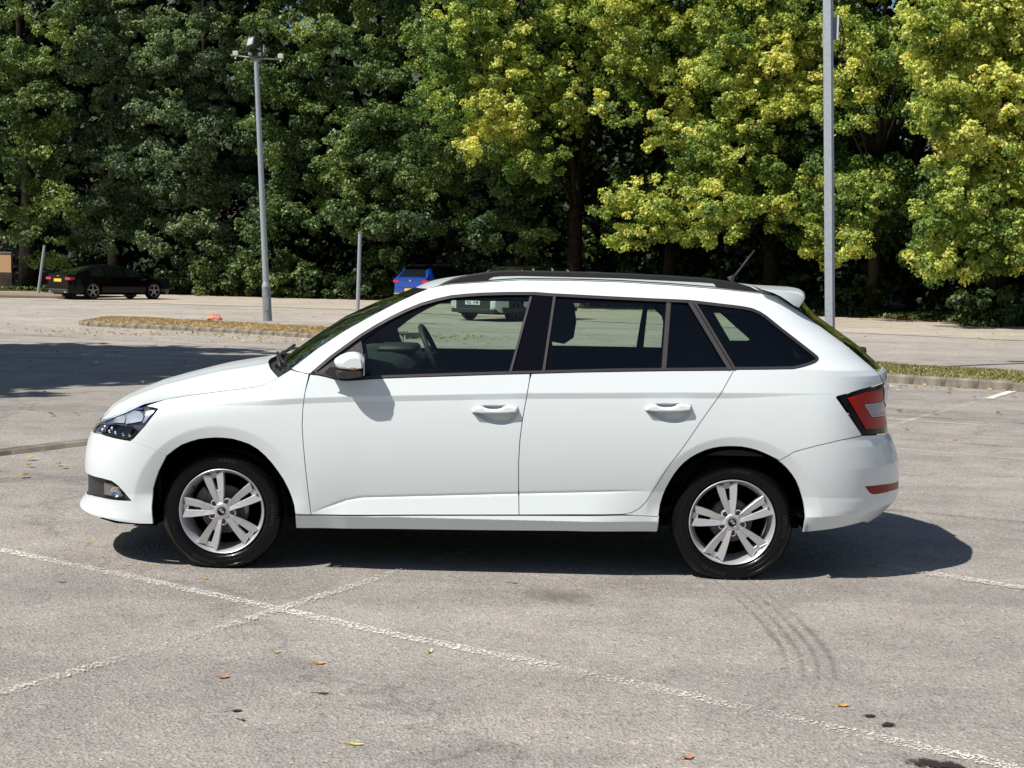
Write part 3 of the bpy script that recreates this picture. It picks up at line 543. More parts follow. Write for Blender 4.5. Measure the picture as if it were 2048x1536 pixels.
def seat(y, x=1.30):
    s = MB()
    back = [(x-.02, .50), (x+.02, .62), (x+.14, .95), (x+.20, 1.10), (x+.26, 1.10), (x+.27, 1.02), (x+.16, .60), (x+.10, .48)]
    s.prism(back, y-.23, y+.23); s.prism([(x-.50, .45), (x-.52, .53), (x-.45, .58), (x, .54), (x+.06, .46), (x, .40)], y-.24, y+.24)
    b = s.build('front_seat', M['seat'], car, bevel=.035, seg=3)
    h = MB(); hx = x+.285; h.prism([(hx, 1.135), (hx+.012, 1.22), (hx+.035, 1.295), (hx+.065, 1.312), (hx+.095, 1.295), (hx+.105, 1.22), (hx+.095, 1.15), (hx+.06, 1.125)], y-.125, y+.125)
    h.build('headrest', M['seat'], b, bevel=.018, seg=3)
    for dy in (-.05, .05):
        p = MB(); p.tube([(x+.235, y+dy, 1.08), (hx+.05, y+dy, 1.15)], .007, 6); p.build('headrest_post', M['trim'], b, smooth=True)
seat(-.36); seat(.36)
rs = MB(); rs.prism([(2.05, .48), (2.08, .60), (2.28, 1.06), (2.36, 1.06), (2.34, .60), (2.25, .46)], -.62, .62); rs.prism([(1.68, .44), (1.66, .54), (1.72, .58), (2.12, .56), (2.15, .44)], -.62, .62)
rsb = rs.build('rear_bench', M['seat'], car, bevel=.03, seg=3)
for y in (-.36, 0, .36):
    h = MB(); h.prism([(2.27, 1.07), (2.28, 1.16), (2.31, 1.21), (2.35, 1.21), (2.37, 1.16), (2.37, 1.07)], y-.12, y+.12); h.build('headrest', M['seat'], rsb, bevel=.015, seg=3)
ps = MB(); ps.box(2.4, 3.05, -.58, .58, .96, .975); ps.build('parcel_shelf', M['cabin'], car)
im = MB(); im.box(.80, .83, -.11, .11, 1.24, 1.30, .012); im.tube([(.80, 0, 1.29), (.78, 0, 1.345)], .01, 6); im.build('rear_view_mirror', M['trim'], car, smooth=True)
# door mirror
def mirror_mesh(outl, ys, sc, name, m, par, cx, cz):
    V = []; n = len(outl)
    for y, s in zip(ys, sc):
        for (x, z) in outl: V.append((cx+(x-cx)*s[0]+s[1], y, cz+(z-cz)*s[0]))
    F = [(i*n+k, i*n+(k+1) % n, (i+1)*n+(k+1) % n, (i+1)*n+k) for i in range(len(ys)-1) for k in range(n)]+[tuple(range(n)), tuple((len(ys)-1)*n+k for k in range(n-1, -1, -1))]
    o = mesh(name, V, F, m, par, smooth=True); o.data.set_sharp_from_angle(angle=R(55)); s = o.modifiers.new('s', 'SUBSURF'); s.levels = 2; s.render_levels = 2; return o
cap = [(.5530, 1.025), (.556, 1.038), (.575, 1.052), (.60, 1.066), (.630, 1.0745), (.655, 1.0755), (.678, 1.070), (.694, 1.056), (.7015, 1.038), (.703, 1.012), (.703, .992), (.64, .988), (.575, .990), (.562, 1.004)]
ysm = [-.835, -.848, -.875, -.910, -.940, -.959, -.966]; scm = [(.72, .01), (.84, .006), (.96, .002), (1.0, 0), (.93, .004), (.76, .012), (.55, .02)]
mr = mirror_mesh(cap, ysm, scm, 'door_mirror', W, car, .635, 1.012)
bas = [(.556, .988), (.60, .9895), (.65, .990), (.702, .992), (.702, .972), (.698, .958), (.66, .9535), (.63, .946), (.59, .947), (.568, .958)]
mb = mirror_mesh(bas, [-.80, -.845, -.875, -.910, -.940, -.956, -.962], [(.85, -.01), (.9, -.004), (.97, 0), (1.0, 0), (.95, .002), (.80, .008), (.62, .016)], 'mirror_base', M['trim'], mr, .635, .978)
ma = MB(); ma.prism([(.520, .972), (.54, .990), (.60, .992), (.61, .955), (.575, .945)], -.90, -.80); ma.build('mirror_arm', M['trim'], mr, bevel=.008)
mi = MB(); mi.box(.634, .675, -.966, -.945, .990, 1.008, .005); mi.build('indicator_repeater', M['orange'], mr, smooth=True)
mg = MB(); mg.prism([(-.955, .965), (-.955, 1.05), (-.935, 1.066), (-.88, 1.066), (-.855, 1.05), (-.855, .965)], .7035, .7065, axis='x'); mg.build('mirror_glass', M['chrome'], mr)
m2 = link_copy(mr, car, scale=(1, -1, 1))
for ch in list(mr.children): link_copy(ch, m2)
# headlight
hl = inset(pg['headlight'], .0)
M['lampbase'] = mat('lamp_housing_grey', (.10, .105, .12), .25, .3)
hb_, _ = panel('headlight', hl, M['lampbase'], car, off=-.045, gap=.001, skirt=0)
def onp(P, c, k): return [(c[0]+(x-c[0])*k, c[1]+(z-c[1])*k) for x, z in P]
M['reflect'] = mat('headlight_reflector', (.50, .53, .58), .25, .45); M['bluish'] = mat('headlight_sky_blue', (.10, .15, .42), .2, .3)  # upper lamp band: blue of the reflected sky put into its colour
lens, lens2 = panel('lens', hl, M['lens'], hb_, off=.001, gap=.002, skirt=.02, dz=.012, both=False), None
for k, m, o in (('hl_main', M['reflect'], -.030), ('hl_left', M['reflect'], -.032), ('hl_blue', M['bluish'], -.024), ('hl_corner', M['reflect'], -.018)):
    panel('reflector_bowl', pg[k], m, hb_, off=o, gap=0, skirt=.012, both=False, dz=.01, du=.012, offf=(lambda d: -.012*np.clip(d/.02, 0, 1)) if k in ('hl_main', 'hl_left') else None)
panel('lamp_bezel', pg['hl_strip'], M['black_gloss'], hb_, off=-.014, gap=0, skirt=.02, both=False, dz=.012)
for (x, z) in pg['hl_leds']:
    u = float(to_u(x, z)); p = surf(np.array([u]), np.array([z]), -.010)[0]; l = MB()
    V = [(p[0]+.010*math.cos(t), p[1]-.004, p[2]+.008*math.sin(t)) for t in np.linspace(0, 2*math.pi, 9)[:-1]]; V.append((p[0], p[1]-.009, p[2]))
    l.add(V, [(i, (i+1) % 8, 8) for i in range(8)]); l.build('running_light', M['chrome'], hb_)
hf = [o for o in car.children if o.name.startswith('headlight') and o is not hb_][0]
for ch in list(hb_.children): link_copy(ch, hf)
# fog lamp recess behind the grille opening
panel('lower_grille', [(x, z) for x, z in pg['grille']], M['trim'], car, off=-.035, gap=-.012, skirt=0, dz=.02)
M['greyplas'] = mat('grey_plastic', (.16, .15, .145), .5)
fb, fb2 = panel('fog_lamp_bezel', pg['fogbez'], M['greyplas'], car, off=-.022, gap=0, skirt=.02, dz=.012)
p = surf(np.array([to_u(-.520, .362)]), np.array([.362]), -.012)[0]
fo = MB(); fo.lathe([(.026, .012), (.026, -.002), (.020, .004), (.001, .006)], n=16, c=p); f1 = fo.build('fog_lamp_lens', M['chrome'], fb, smooth=True, auto=40); link_copy(f1, fb2)
# tail lamp
tl, tl2 = panel('tail_lamp', pg['taillamp'], M['black_gloss'], car, off=-.002, gap=.0015, skirt=.02, dz=.012)
a = panel('red_lens', pg['tlred'], M['red'], tl, off=.0035, gap=0, skirt=.006, both=False, dz=.012)
b = panel('clear_lens', pg['tlwhite'], mat('pale_lens', (.24, .28, .36), .20, .5, .0), tl, off=.006, gap=.003, skirt=.006, both=False, dz=.012)
c = panel('chrome_surround', pg['tlwhite'], mat('pale_rim', (.7, .66, .66), .3), tl, off=.0045, gap=0, skirt=.004, both=False, dz=.012)
for q in (a, b, c): link_copy(q, tl2)
panel('rear_reflector', pg['reflector'], M['redd'], car, off=.002, gap=0, skirt=.008, dz=.012)

# wheels: hub centre at origin, outer face towards -y
def tyre():
    r0 = .208
    prof = [(.200, .035), (.206, .012), (.2135, .004), (.220, -.004), (.232, -.0105), (.238, -.0100), (.2395, -.0118), (.252, -.0125), (.262, -.0105), (.2635, -.0122), (.268, -.0115), (.2695, -.0095), (.280, -.0020), (.2865, .0060), (.2905, .0150), (.2925, .0220), (.2938, .0300)]
    tr = []
    y = .030
    for gy in (.052, .085, .118):
        tr += [(.2955, gy-.006), (.2890, gy-.004), (.2890, gy+.004), (.2955, gy+.006)]
    prof += tr+[(.2938, .140), (.2905, .155), (.2865, .164), (.280, .172), (.262, .180), (.24, .180), (.22, .172), (.206, .158), (.200, .135)]
    b = MB(); b.lathe(prof, 'y', 144)
    # flatten where it meets the ground
    V = []
    for (x, yy_, z) in b.V:
        lim = -HUBZ+.0005
        if z < lim: z = lim-(lim-z)*.02+.0; 
        V.append((x, yy_, max(z, -HUBZ)))
    b.V = V
    return b
def tread_cuts(b):
    # shoulder sipes: thin raised blocks on the shoulder
    n = 66
    for k in range(n):
        t0 = 2*math.pi*(k+.12)/n; t1 = 2*math.pi*(k+.80)/n
        P_ = []
        for (r, y) in ((.2855, .0055), (.2928, .0150), (.2952, .0240), (.2972, .0450)):
            for t in (t0, t1):
                z = r*math.sin(t); P_.append((r*math.cos(t), y-.0012, max(z, -HUBZ)))
        b.add(P_, [(0, 1, 3, 2), (2, 3, 5, 4), (4, 5, 7, 6)])
def blade(b, ang, side):
    """one spoke of a pair; ang: direction of the pair, side -1/+1"""
    # local frame: radial axis r, lateral axis l (clockwise seen from outside)
    def P_(r, l, y): 
        ca, sa = math.cos(ang), math.sin(ang); return (r*ca+l*side*sa, y, r*sa-l*side*ca)
    # lateral extents inner edge (towards the pair gap) and outer edge
    st = [(.032, .000, .0175, .001), (.060, .0028, .0235, -.001), (.100, .0062, .0340, .000), (.150, .0100, .0450, .003), (.181, .0122, .0510, .0055)]
    V = []; n = len(st)
    for (r, a, c, y) in st:
        rr = r; ro = r+(.010 if r > .17 else 0)
        V += [P_(rr, a, y+.005), P_(ro, c, y-.0015), P_(ro, c+.001, y+.028), P_(rr, max(a-.001, -.0), y+.030)]
    b_ = len(b.V); F = []
    for i in range(n-1):
        for k in range(4): F.append((i*4+k, i*4+(k+1) % 4, i*4+4+(k+1) % 4, i*4+4+k))
    F.append(((n-1)*4+3, (n-1)*4+2, (n-1)*4+1, (n-1)*4)); b.add(V, F)
def rim(rot):
    b = MB()
    for k in range(5):
        a = rot+k*2*math.pi/5
        for s in (-1, 1): blade(b, a, s)
        # web between the pair, set back
        def P_(r, l, y): return (r*math.cos(a)+l*math.sin(a), y, r*math.sin(a)-l*math.cos(a))
        b.add([P_(.035, -.006, .004), P_(.035, .006, .004), P_(.105, .008, .012), P_(.105, -.008, .012), P_(.035, -.006, .03), P_(.035, .006, .03), P_(.105, .008, .03), P_(.105, -.008, .03)], [(0, 1, 2, 3), (0, 4, 5, 1), (1, 5, 6, 2), (2, 6, 7, 3), (3, 7, 4, 0)])
        b.add([P_(.165, -.014, .012), P_(.165, .014, .012), P_(.190, .016, .016), P_(.190, -.016, .016), P_(.165, -.014, .03), P_(.165, .014, .03), P_(.190, .016, .03), P_(.190, -.016, .03)], [(0, 1, 2, 3), (0, 4, 5, 1), (1, 5, 6, 2), (2, 6, 7, 3), (3, 7, 4, 0)])
        # boss round each nut
        n_ = a+math.pi/5-.09; bx, bz = .0515*math.cos(n_), .0515*math.sin(n_)
        b.lathe([(.0195, .022), (.0175, .002), (.0130, .0005), (.0125, .012), (.001, .014)], n=14, c=(bx, 0, bz))
    b.lathe([(.045, .03), (.042, .004), (.036, -.001), (.0265, -.002), (.0255, .006), (.001, .006)], n=30)
    return b
def lip():
    b = MB(); b.lathe([(.2000, .038), (.2072, .012), (.2082, .002), (.2075, -.0015), (.2050, -.0030), (.2025, -.0010), (.1990, .006), (.1930, .014), (.1880, .030), (.1800, .060), (.176, .11), (.176, .16)], 'y', 96); return b
def wheel(rot, x0, front):
    w = rim(rot).build('wheel', M['alloy'], car, bevel=.0012, seg=1); w.location = (x0, -.812, HUBZ)
    t = tyre(); tread_cuts(t); ty = t.build('tyre', M['tyre'], w, smooth=True, auto=38)
    lp = lip().build('rim', M['alloy'], w, smooth=True, auto=35)
    d = MB()
    if front: d.lathe([(.02, .045), (.066, .045), (.068, .062), (.118, .064), (.118, .086), (.066, .088)], n=40)
    else: d.lathe([(.02, .045), (.095, .048), (.105, .060), (.105, .10)], n=40)
    di = d.build('brake_disc', M['iron'], w, smooth=True, auto=30)
    if front:
        c = MB(); V = []
        pr = [(math.cos(t)*r, math.sin(t)*r) for r, ts in ((.075, np.linspace(2.35, 3.35, 6)), (.142, np.linspace(3.35, 2.35, 6))) for t in ts]
        c.prism(pr, .05, .115); c.build('brake_caliper', M['iron'], w, bevel=.006)
    bk = MB(); bk.lathe([(.001, .118), (.176, .118)], n=40); bk.build('wheel_back', M['liner'], w)
    for k in range(5):
        n_ = rot+k*2*math.pi/5+math.pi/5-.09; nb_ = MB(); nb_.lathe([(.0105, .014), (.0105, .002), (.0085, -.001), (.006, -.001), (.0055, .003), (.001, .004)], n=6, c=(.0515*math.cos(n_), 0, .0515*math.sin(n_))); nb_.build('wheel_nut', M['nut'], w)
    hc = MB(); hc.lathe([(.0262, .004), (.0262, -.0035), (.0235, -.0045), (.0225, -.0035), (.001, -.0040)], n=30)
    cap_ = hc.build('hub_cap', M['chrome'], w, smooth=True, auto=30)
    ed = MB(); ed.disc((0, -.0046, 0), .0205, n=24); ed.build('cap_disc', M['black_gloss'], w)
    # winged arrow emblem
    em = MB()
    def E_(P2): 
        c_, s_ = math.cos(-.35), math.sin(-.35); em.prism([(x*c_-z*s_, x*s_+z*c_) for x, z in P2], -.0066, -.0046)
    E_([(-.017, .0035), (.006, .0035), (.006, .0085), (.0165, 0), (.006, -.0085), (.006, -.0035), (-.002, -.0035), (-.004, 0), (-.012, 0)])
    for k in range(3): E_([(-.015+.004*k, .0045), (-.012+.004*k, .0045), (-.004+.005*k, .0150-.002*k), (-.008+.005*k, .0150-.0015*k)])
    em.build('emblem', M['chrome'], w)
    vv = MB(); vv.tube([(.183*math.cos(rot+math.pi/5+.0), .004, .183*math.sin(rot+math.pi/5+.0)), (.172*math.cos(rot+math.pi/5), -.012, .172*math.sin(rot+math.pi/5))], .004, 6); vv.build('valve', M['liner'], w)
    # sidewall lettering
    for k, (r, a0, txt) in enumerate(((.2515, 1.62, 7), (.2515, 4.6, 9), (.2515, .15, 8))):
        lt = MB()
        for q in range(txt):
            t = a0-q*.055; dt = .017
            for (ra, rb_, ta, tb) in ((r-.007, r+.007, t, t+.006), (r+.004, r+.007, t-dt*1.2, t), (r-.007, r-.004, t-dt*1.2, t), (r-.001, r+.002, t-dt*.9, t))[:(4 if q % 3 else 3)]:
                lt.add([(rr*math.cos(tt_), -.0136, rr*math.sin(tt_)) for rr, tt_ in ((ra, ta), (rb_, ta), (rb_, tb), (ra, tb))], [(0, 1, 2, 3)])
        lt.build('sidewall_lettering', M['trim'], w)
    f = link_copy(w, car, location=(x0, .812, HUBZ), scale=(1, -1, 1))
    for ch in list(w.children): link_copy(ch, f)
wheel(math.pi/2+R(13.5), 0., True)
wheel(math.pi/2+R(9.5), WB, False)
# white joint closing the tight seam between front wing and bumper
for a_, b_ in (((-.4253, .6214), (-.3169, .5854)), ((-.3169, .5854), (-.256, .5550))): strip('seam_filler', a_, b_, .016, M['white'], off=-.0012)
# ------------------------------------------------------------------ ground, kerbs, markings
def ground_px(x, y, z=0.):
    """pixel of the 2048x1536 picture -> point on the ground, used to place things"""
    d = _F+_R2*((x-1024)/2700)-_U2*((y-768)/2700); t = (z-1.472)/d.z; return Vector((d.x*t, d.y*t, z))
def asphalt(name, base, warm, agg=.5, fine=True, lanes=False):
    m = mat(name, base, .9, spec=.25); b = m.node_tree.nodes['Principled BSDF']; v = objco(m)
    n1 = noise(m, .35, 5, .6, v); n2 = noise(m, 2.2, 5, .65, v); n3 = noise(m, 62, 3, .75, v); n4 = noise(m, 16, 4, .6, v)
    r1 = ramp(m, [(.30, tuple(c*.86 for c in base)), (.5, base), (.72, warm)]); lk(m, n1.outputs[0], r1.inputs[0])
    r2 = ramp(m, [(.30, (.80, .79, .80)), (.55, (1.0, 1.0, 1.0)), (.75, (1.10, 1.09, 1.06))]); lk(m, n2.outputs[0], r2.inputs[0])
    c = mix(m, r1.outputs[0], r2.outputs[0], 1.0, 'MULTIPLY')
    vo = nd(m, 'ShaderNodeTexVoronoi'); vo.inputs['Scale'].default_value = 82; lk(m, v, vo.inputs['Vector'])
    sx = nd(m, 'ShaderNodeSeparateColor'); lk(m, vo.outputs['Color'], sx.inputs[0])
    r3 = ramp(m, [(.0, (.42, .42, .44)), (.10, (.66, .66, .67)), (.22, (.93, .93, .93)), (.80, (1.05, 1.04, 1.03)), (.93, (1.22, 1.20, 1.16)), (1., (1.75, 1.7, 1.62))]); lk(m, sx.outputs[0], r3.inputs[0])
    c = mix(m, c, r3.outputs[0], agg, 'MULTIPLY')
    r4 = ramp(m, [(.33, (.52, .51, .51)), (.43, (.96, .96, .96)), (.65, (1.04, 1.04, 1.03))]); lk(m, n3.outputs[0], r4.inputs[0]); c = mix(m, c, r4.outputs[0], agg*.9, 'MULTIPLY')
    r5 = ramp(m, [(.35, (.93, .96, .93)), (.6, (1.03, .99, 1.02))]); lk(m, n4.outputs[0], r5.inputs[0]); c = mix(m, c, r5.outputs[0], .8, 'MULTIPLY')
    # faint greenish and lilac tyre-polished bands
    mp = nd(m, 'ShaderNodeMapping'); mp.inputs['Rotation'].default_value = (0, 0, R(33)); mp.inputs['Scale'].default_value = (.10, 1.1, 1); lk(m, v, mp.inputs[0])
    n6 = noise(m, 1.0, 4, .6, mp.outputs[0]); r6 = ramp(m, [(.36, (.80, .80, .81)), (.50, (1, 1, 1))]); lk(m, n6.outputs[0], r6.inputs[0]); c = mix(m, c, r6.outputs[0], .8, 'MULTIPLY')
    # hairline cracks
    if lanes:
        v2 = nd(m, 'ShaderNodeTexVoronoi', feature='DISTANCE_TO_EDGE'); v2.inputs['Scale'].default_value = .16
        wv = noise(m, 1.2, 4, .7, v); wm = nd(m, 'ShaderNodeVectorMath', operation='MULTIPLY_ADD'); lk(m, wv.outputs['Color'], wm.inputs[0]); wm.inputs[1].default_value = (1.6, 1.6, 0); lk(m, v, wm.inputs[2]); lk(m, wm.outputs[0], v2.inputs['Vector'])
        r7 = ramp(m, [(.0, (.55, .55, .55)), (.006, (1, 1, 1))]); lk(m, v2.outputs[0], r7.inputs[0]); c = mix(m, c, r7.outputs[0], .55, 'MULTIPLY')
    if lanes:   # paler far bays: glancing-view brightening of the asphalt put into the colour
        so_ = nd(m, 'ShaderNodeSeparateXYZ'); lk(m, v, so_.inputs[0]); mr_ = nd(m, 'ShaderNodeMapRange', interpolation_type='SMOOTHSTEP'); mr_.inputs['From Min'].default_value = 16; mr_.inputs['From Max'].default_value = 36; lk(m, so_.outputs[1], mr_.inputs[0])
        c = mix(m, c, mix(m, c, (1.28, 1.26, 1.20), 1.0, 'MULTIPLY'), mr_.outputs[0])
    lk(m, c, b.inputs['Base Color'])
    ad = nd(m, 'ShaderNodeMath', operation='ADD'); lk(m, vo.outputs['Distance'], ad.inputs[0]); lk(m, n3.outputs[0], ad.inputs[1]); bump(m, ad.outputs[0], .75, .007)
    return m
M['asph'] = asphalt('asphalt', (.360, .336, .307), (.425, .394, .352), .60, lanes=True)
M['asph_far'] = asphalt('asphalt_far', (.50, .445, .365), (.56, .50, .41), .5)
M['leafmould'] = varied('woodland_floor', (.030, .024, .016), (.085, .062, .038), 1.3, .95, .6, .05)
M['kerb'] = varied('kerb_concrete', (.085, .075, .056), (.27, .235, .185), 2.6, .9, .5, .01)
M['kerbdust'] = varied('dusty_kerb', (.20, .16, .11), (.32, .26, .18), 5, .9, .5, .01)
M['drygrass'] = varied('dry_grass', (.26, .20, .11), (.50, .36, .19), 1.1, .95, .8, .03)
M['grass'] = varied('grass_base', (.12, .13, .035), (.32, .27, .11), 3.0, .95, .8, .03)
def sheet(name, pts, z, m, kind='structure'):
    o = mesh(name, [(p[0], p[1], z) for p in pts], [tuple(range(len(pts)))], m); o['kind'] = kind; return o
sheet('ground', [(-700, -500), (700, -500), (700, 1200), (-700, 1200)], 0., M['asph'])
# paler strip of asphalt in front of the wood, beyond the tar seam
seam = [(-60, 66), (-24, 53.5), (-11.4, 49.0), (-5.75, 46.6), (0, 41.5), (8.69, 35.3), (12.25, 32.3), (22, 24.2), (45, 6)]
edge = [(-60, 84), (-34, 70), (-25, 65.5), (-17, 66.5), (-12.2, 65.2), (-6.3, 61.4), (0, 57.5), (6, 54.5), (11.94, 50.0), (16.0, 42.0), (24, 34), (60, 4)]
sheet('far_roadway', [(-60, 66)]+seam[1:]+[(60, 4)]+edge[::-1][1:], +.004, M['asph_far'])
sheet('woodland_floor', edge+[(220, -60), (220, 260), (-220, 260), (-220, 90)], .012, M['leafmould'])
def ribbon(name, pts, w, z, m, kind='structure', rnd=0.):
    V = []; n = len(pts)
    P = [Vector((p[0], p[1])) for p in pts]; ws = w if isinstance(w, (list, tuple)) else [w]*n
    for i in range(n):
        d = (P[min(i+1, n-1)]-P[max(i-1, 0)]).normalized(); q = Vector((-d.y, d.x))*ws[i]/2
        V += [(P[i].x+q.x, P[i].y+q.y, z), (P[i].x-q.x, P[i].y-q.y, z)]
    o = mesh(name, V, [(2*i, 2*i+1, 2*i+3, 2*i+2) for i in range(n-1)], m)
    uv = o.data.uv_layers.new(name='UVMap'); L = [0]
    for i in range(1, n): L.append(L[-1]+(P[i]-P[i-1]).length)
    for poly in o.data.polygons:
        for li in poly.loop_indices:
            vi = o.data.loops[li].vertex_index; uv.data[li].uv = (L[vi//2], float(vi % 2))
    if kind: o['kind'] = kind
    return o
def paint(name, col, thresh, soft=.06, edge=.2, sc=46, big=2.0, rough=.8, bigamp=.62, ew=.22):
    """worn paint: flakes lost by noise, thinning to the edges"""
    m = mat(name, col, rough, spec=.2); b = m.node_tree.nodes['Principled BSDF']; v = objco(m)
    uvn = nd(m, 'ShaderNodeTexCoord'); sx = nd(m, 'ShaderNodeSeparateXYZ'); lk(m, uvn.outputs['UV'], sx.inputs[0])
    a = nd(m, 'ShaderNodeMath', operation='PINGPONG'); a.inputs[1].default_value = .5; lk(m, sx.outputs[1], a.inputs[0])
    e = nd(m, 'ShaderNodeMapRange'); e.inputs['From Max'].default_value = edge; lk(m, a.outputs[0], e.inputs[0])
    n1 = noise(m, sc, 4, .75, v); n2 = noise(m, big, 3, .6, v)
    t = nd(m, 'ShaderNodeMath', operation='MULTIPLY_ADD'); lk(m, n2.outputs[0], t.inputs[0]); t.inputs[1].default_value = bigamp; lk(m, n1.outputs[0], t.inputs[2])
    t2 = nd(m, 'ShaderNodeMath', operation='MULTIPLY_ADD'); lk(m, e.outputs[0], t2.inputs[0]); t2.inputs[1].default_value = ew; lk(m, t.outputs[0], t2.inputs[2])
    r = nd(m, 'ShaderNodeMapRange'); r.inputs['From Min'].default_value = thresh-.09; r.inputs['From Max'].default_value = thresh-.09+soft; lk(m, t2.outputs[0], r.inputs[0])
    lk(m, r.outputs[0], b.inputs['Alpha']); return m
M['line'] = paint('worn_line_paint', (.78, .74, .66), 0.995, sc=85, big=.9, bigamp=.34)
M['line2'] = paint('very_worn_line_paint', (.74, .70, .62), 1.01, sc=85, big=.9, bigamp=.34)
M['line3'] = paint('fresh_line_paint', (.74, .70, .65), .96)
M['tar'] = paint('tar_seam', (.16, .145, .125), .95, .2, .5, 20, .6)
M['tyremark'] = paint('tyre_mark', (.20, .186, .170), .985, .50, .45, 48, 1.6)
M['oil'] = paint('oil_stain', (.032, .028, .024), 1.12, .16, .5, 38, 3, ew=.6)
M['oil2'] = paint('dirt_stain', (.18, .158, .135), 1.10, .75, .5, 34, 3, ew=.6)
def sub(pts, k=8):
    out = []
    for a, b in zip(pts, pts[1:]): out += [(a[0]+(b[0]-a[0])*i/k, a[1]+(b[1]-a[1])*i/k) for i in range(k)]
    return out+[pts[-1]]
LA = [(-3.6, 7.45), (-2.6, 6.79), (-1.81, 6.27), (-1.0, 5.71), (-.43, 5.31), (.16, 4.94), (.51, 4.70), (.83, 4.47), (1.18, 4.22), (1.43, 4.05), (2.6, 3.2)]
ribbon('parking_line', sub(LA), .105, +.004, M['line'])
ribbon('parking_line', sub([(-2.2, 3.6), (-1.72, 4.48), (-1.55, 4.75), (-1.36, 5.05), (-1.18, 5.34), (-.91, 5.80), (-.57, 6.39), (-.2, 7.0)]), .095, +.008, M['line2'])
ribbon('parking_line', sub([(3.7, 13.2), (4.41, 14.33), (5.5, 16.0)]), .12, +.004, M['line2'])
ribbon('parking_line', sub([(5.85, 16.5), (6.95, 18.3)]), .13, +.008, M['line3'])
ribbon('parking_line', sub([(3.9, 13.92), (4.71, 13.5), (5.6, 12.9)]), .10, +.008, M['line2'])
ribbon('parking_line', sub([(3.3, 11.5), (4.2, 10.96), (5.2, 10.3)]), .11, +.008, M['line2'])
ribbon('parking_line', sub([(1.7, 6.92), (2.05, 6.65), (2.46, 6.34), (3.4, 5.7)]), .12, +.008, M['line'])
ribbon('parking_line', sub([(-3.52, 10.52), (-3.36, 10.70)]), .12, +.008, M['line2'])
for a, b in (((-8.4, 21.2), (-7.2, 21.9)), ((-7.0, 22.3), (-6.2, 22.9))): ribbon('parking_line', sub([a, b]), .12, +.008, M['line3'])
ribbon('tar_seam', sub(seam[1:-1]), .28, +.010, M['tar'])
def arc(c, off): return [(p[0]+off, p[1]) for p in c]
def crv(P, k=8):
    out = []; n = len(P)
    for i in range(n-1):
        a, b, c, d = P[max(i-1, 0)], P[i], P[i+1], P[min(i+2, n-1)]
        for j in range(k):
            t = j/k; out.append(tuple(.5*(2*b[q]+(c[q]-a[q])*t+(2*a[q]-5*b[q]+4*c[q]-d[q])*t*t+(3*b[q]-a[q]-3*c[q]+d[q])*t**3) for q in (0, 1)))
    return out+[P[-1]]
TM = [(1.07, 6.45), (1.12, 6.1), (1.155, 5.75), (1.17, 5.4), (1.16, 5.1), (1.10, 4.8), (.98, 4.55), (.86, 4.40)]
for off, w_ in ((-.085, .042), (-.030, .046), (.024, .040), (.078, .048)): tmp = crv([(x+off*1.05, y) for x, y in TM]); ribbon('tyre_mark', tmp, [w_*min(1, .15+q/14, .1+(len(tmp)-1-q)/16) for q in range(len(tmp))], .0058+.0015*(off > -.05)+.0015*(off > 0)+.0015*(off > .05), M['tyremark'])
def blob(c, rx, ry, ang, m):
    V = [(c[0], c[1], .0057)]; n = 28
    for k in range(n):
        t = 2*math.pi*k/n; x, y = rx*math.cos(t), ry*math.sin(t); V.append((c[0]+x*math.cos(ang)-y*math.sin(ang), c[1]+x*math.sin(ang)+y*math.cos(ang), .0057))
    o = mesh('ground_stain', V, [(0, 1+k, 1+(k+1) % n) for k in range(n)], m); o['kind'] = 'structure'; uv = o.data.uv_layers.new(name='UVMap')
    for poly in o.data.polygons:
        for li in poly.loop_indices: uv.data[li].uv = (0., .5 if o.data.loops[li].vertex_index == 0 else 0.)
blob((.25, 6.0), .36, .24, -.8, M['oil2']); blob((1.30, 3.98), .17, .07, -.3, M['oil']); blob((1.255, 4.33), .045, .03, .5, M['oil']); blob((1.22, 4.42), .03, .022, 0, M['oil']); 
# tyre-darkened lanes on the right and left
for pts, w_ in (([(2.7, 15.0), (6.0, 13.4), (12, 10.2)], .25), ([(3.2, 12.4), (6.0, 11.0), (12, 7.6)], .22), ([(2.1, 8.6), (4, 7.7), (8, 5.9)], .2), ([(-14, 29.2), (-8.0, 26.0), (-3.5, 23.6)], .35), ([(-14, 26.6), (-8.0, 24.2), (-4.5, 22.4)], .3)):
    ribbon('tyre_mark', sub(pts, 12), w_, +.005, M['tyremark'])
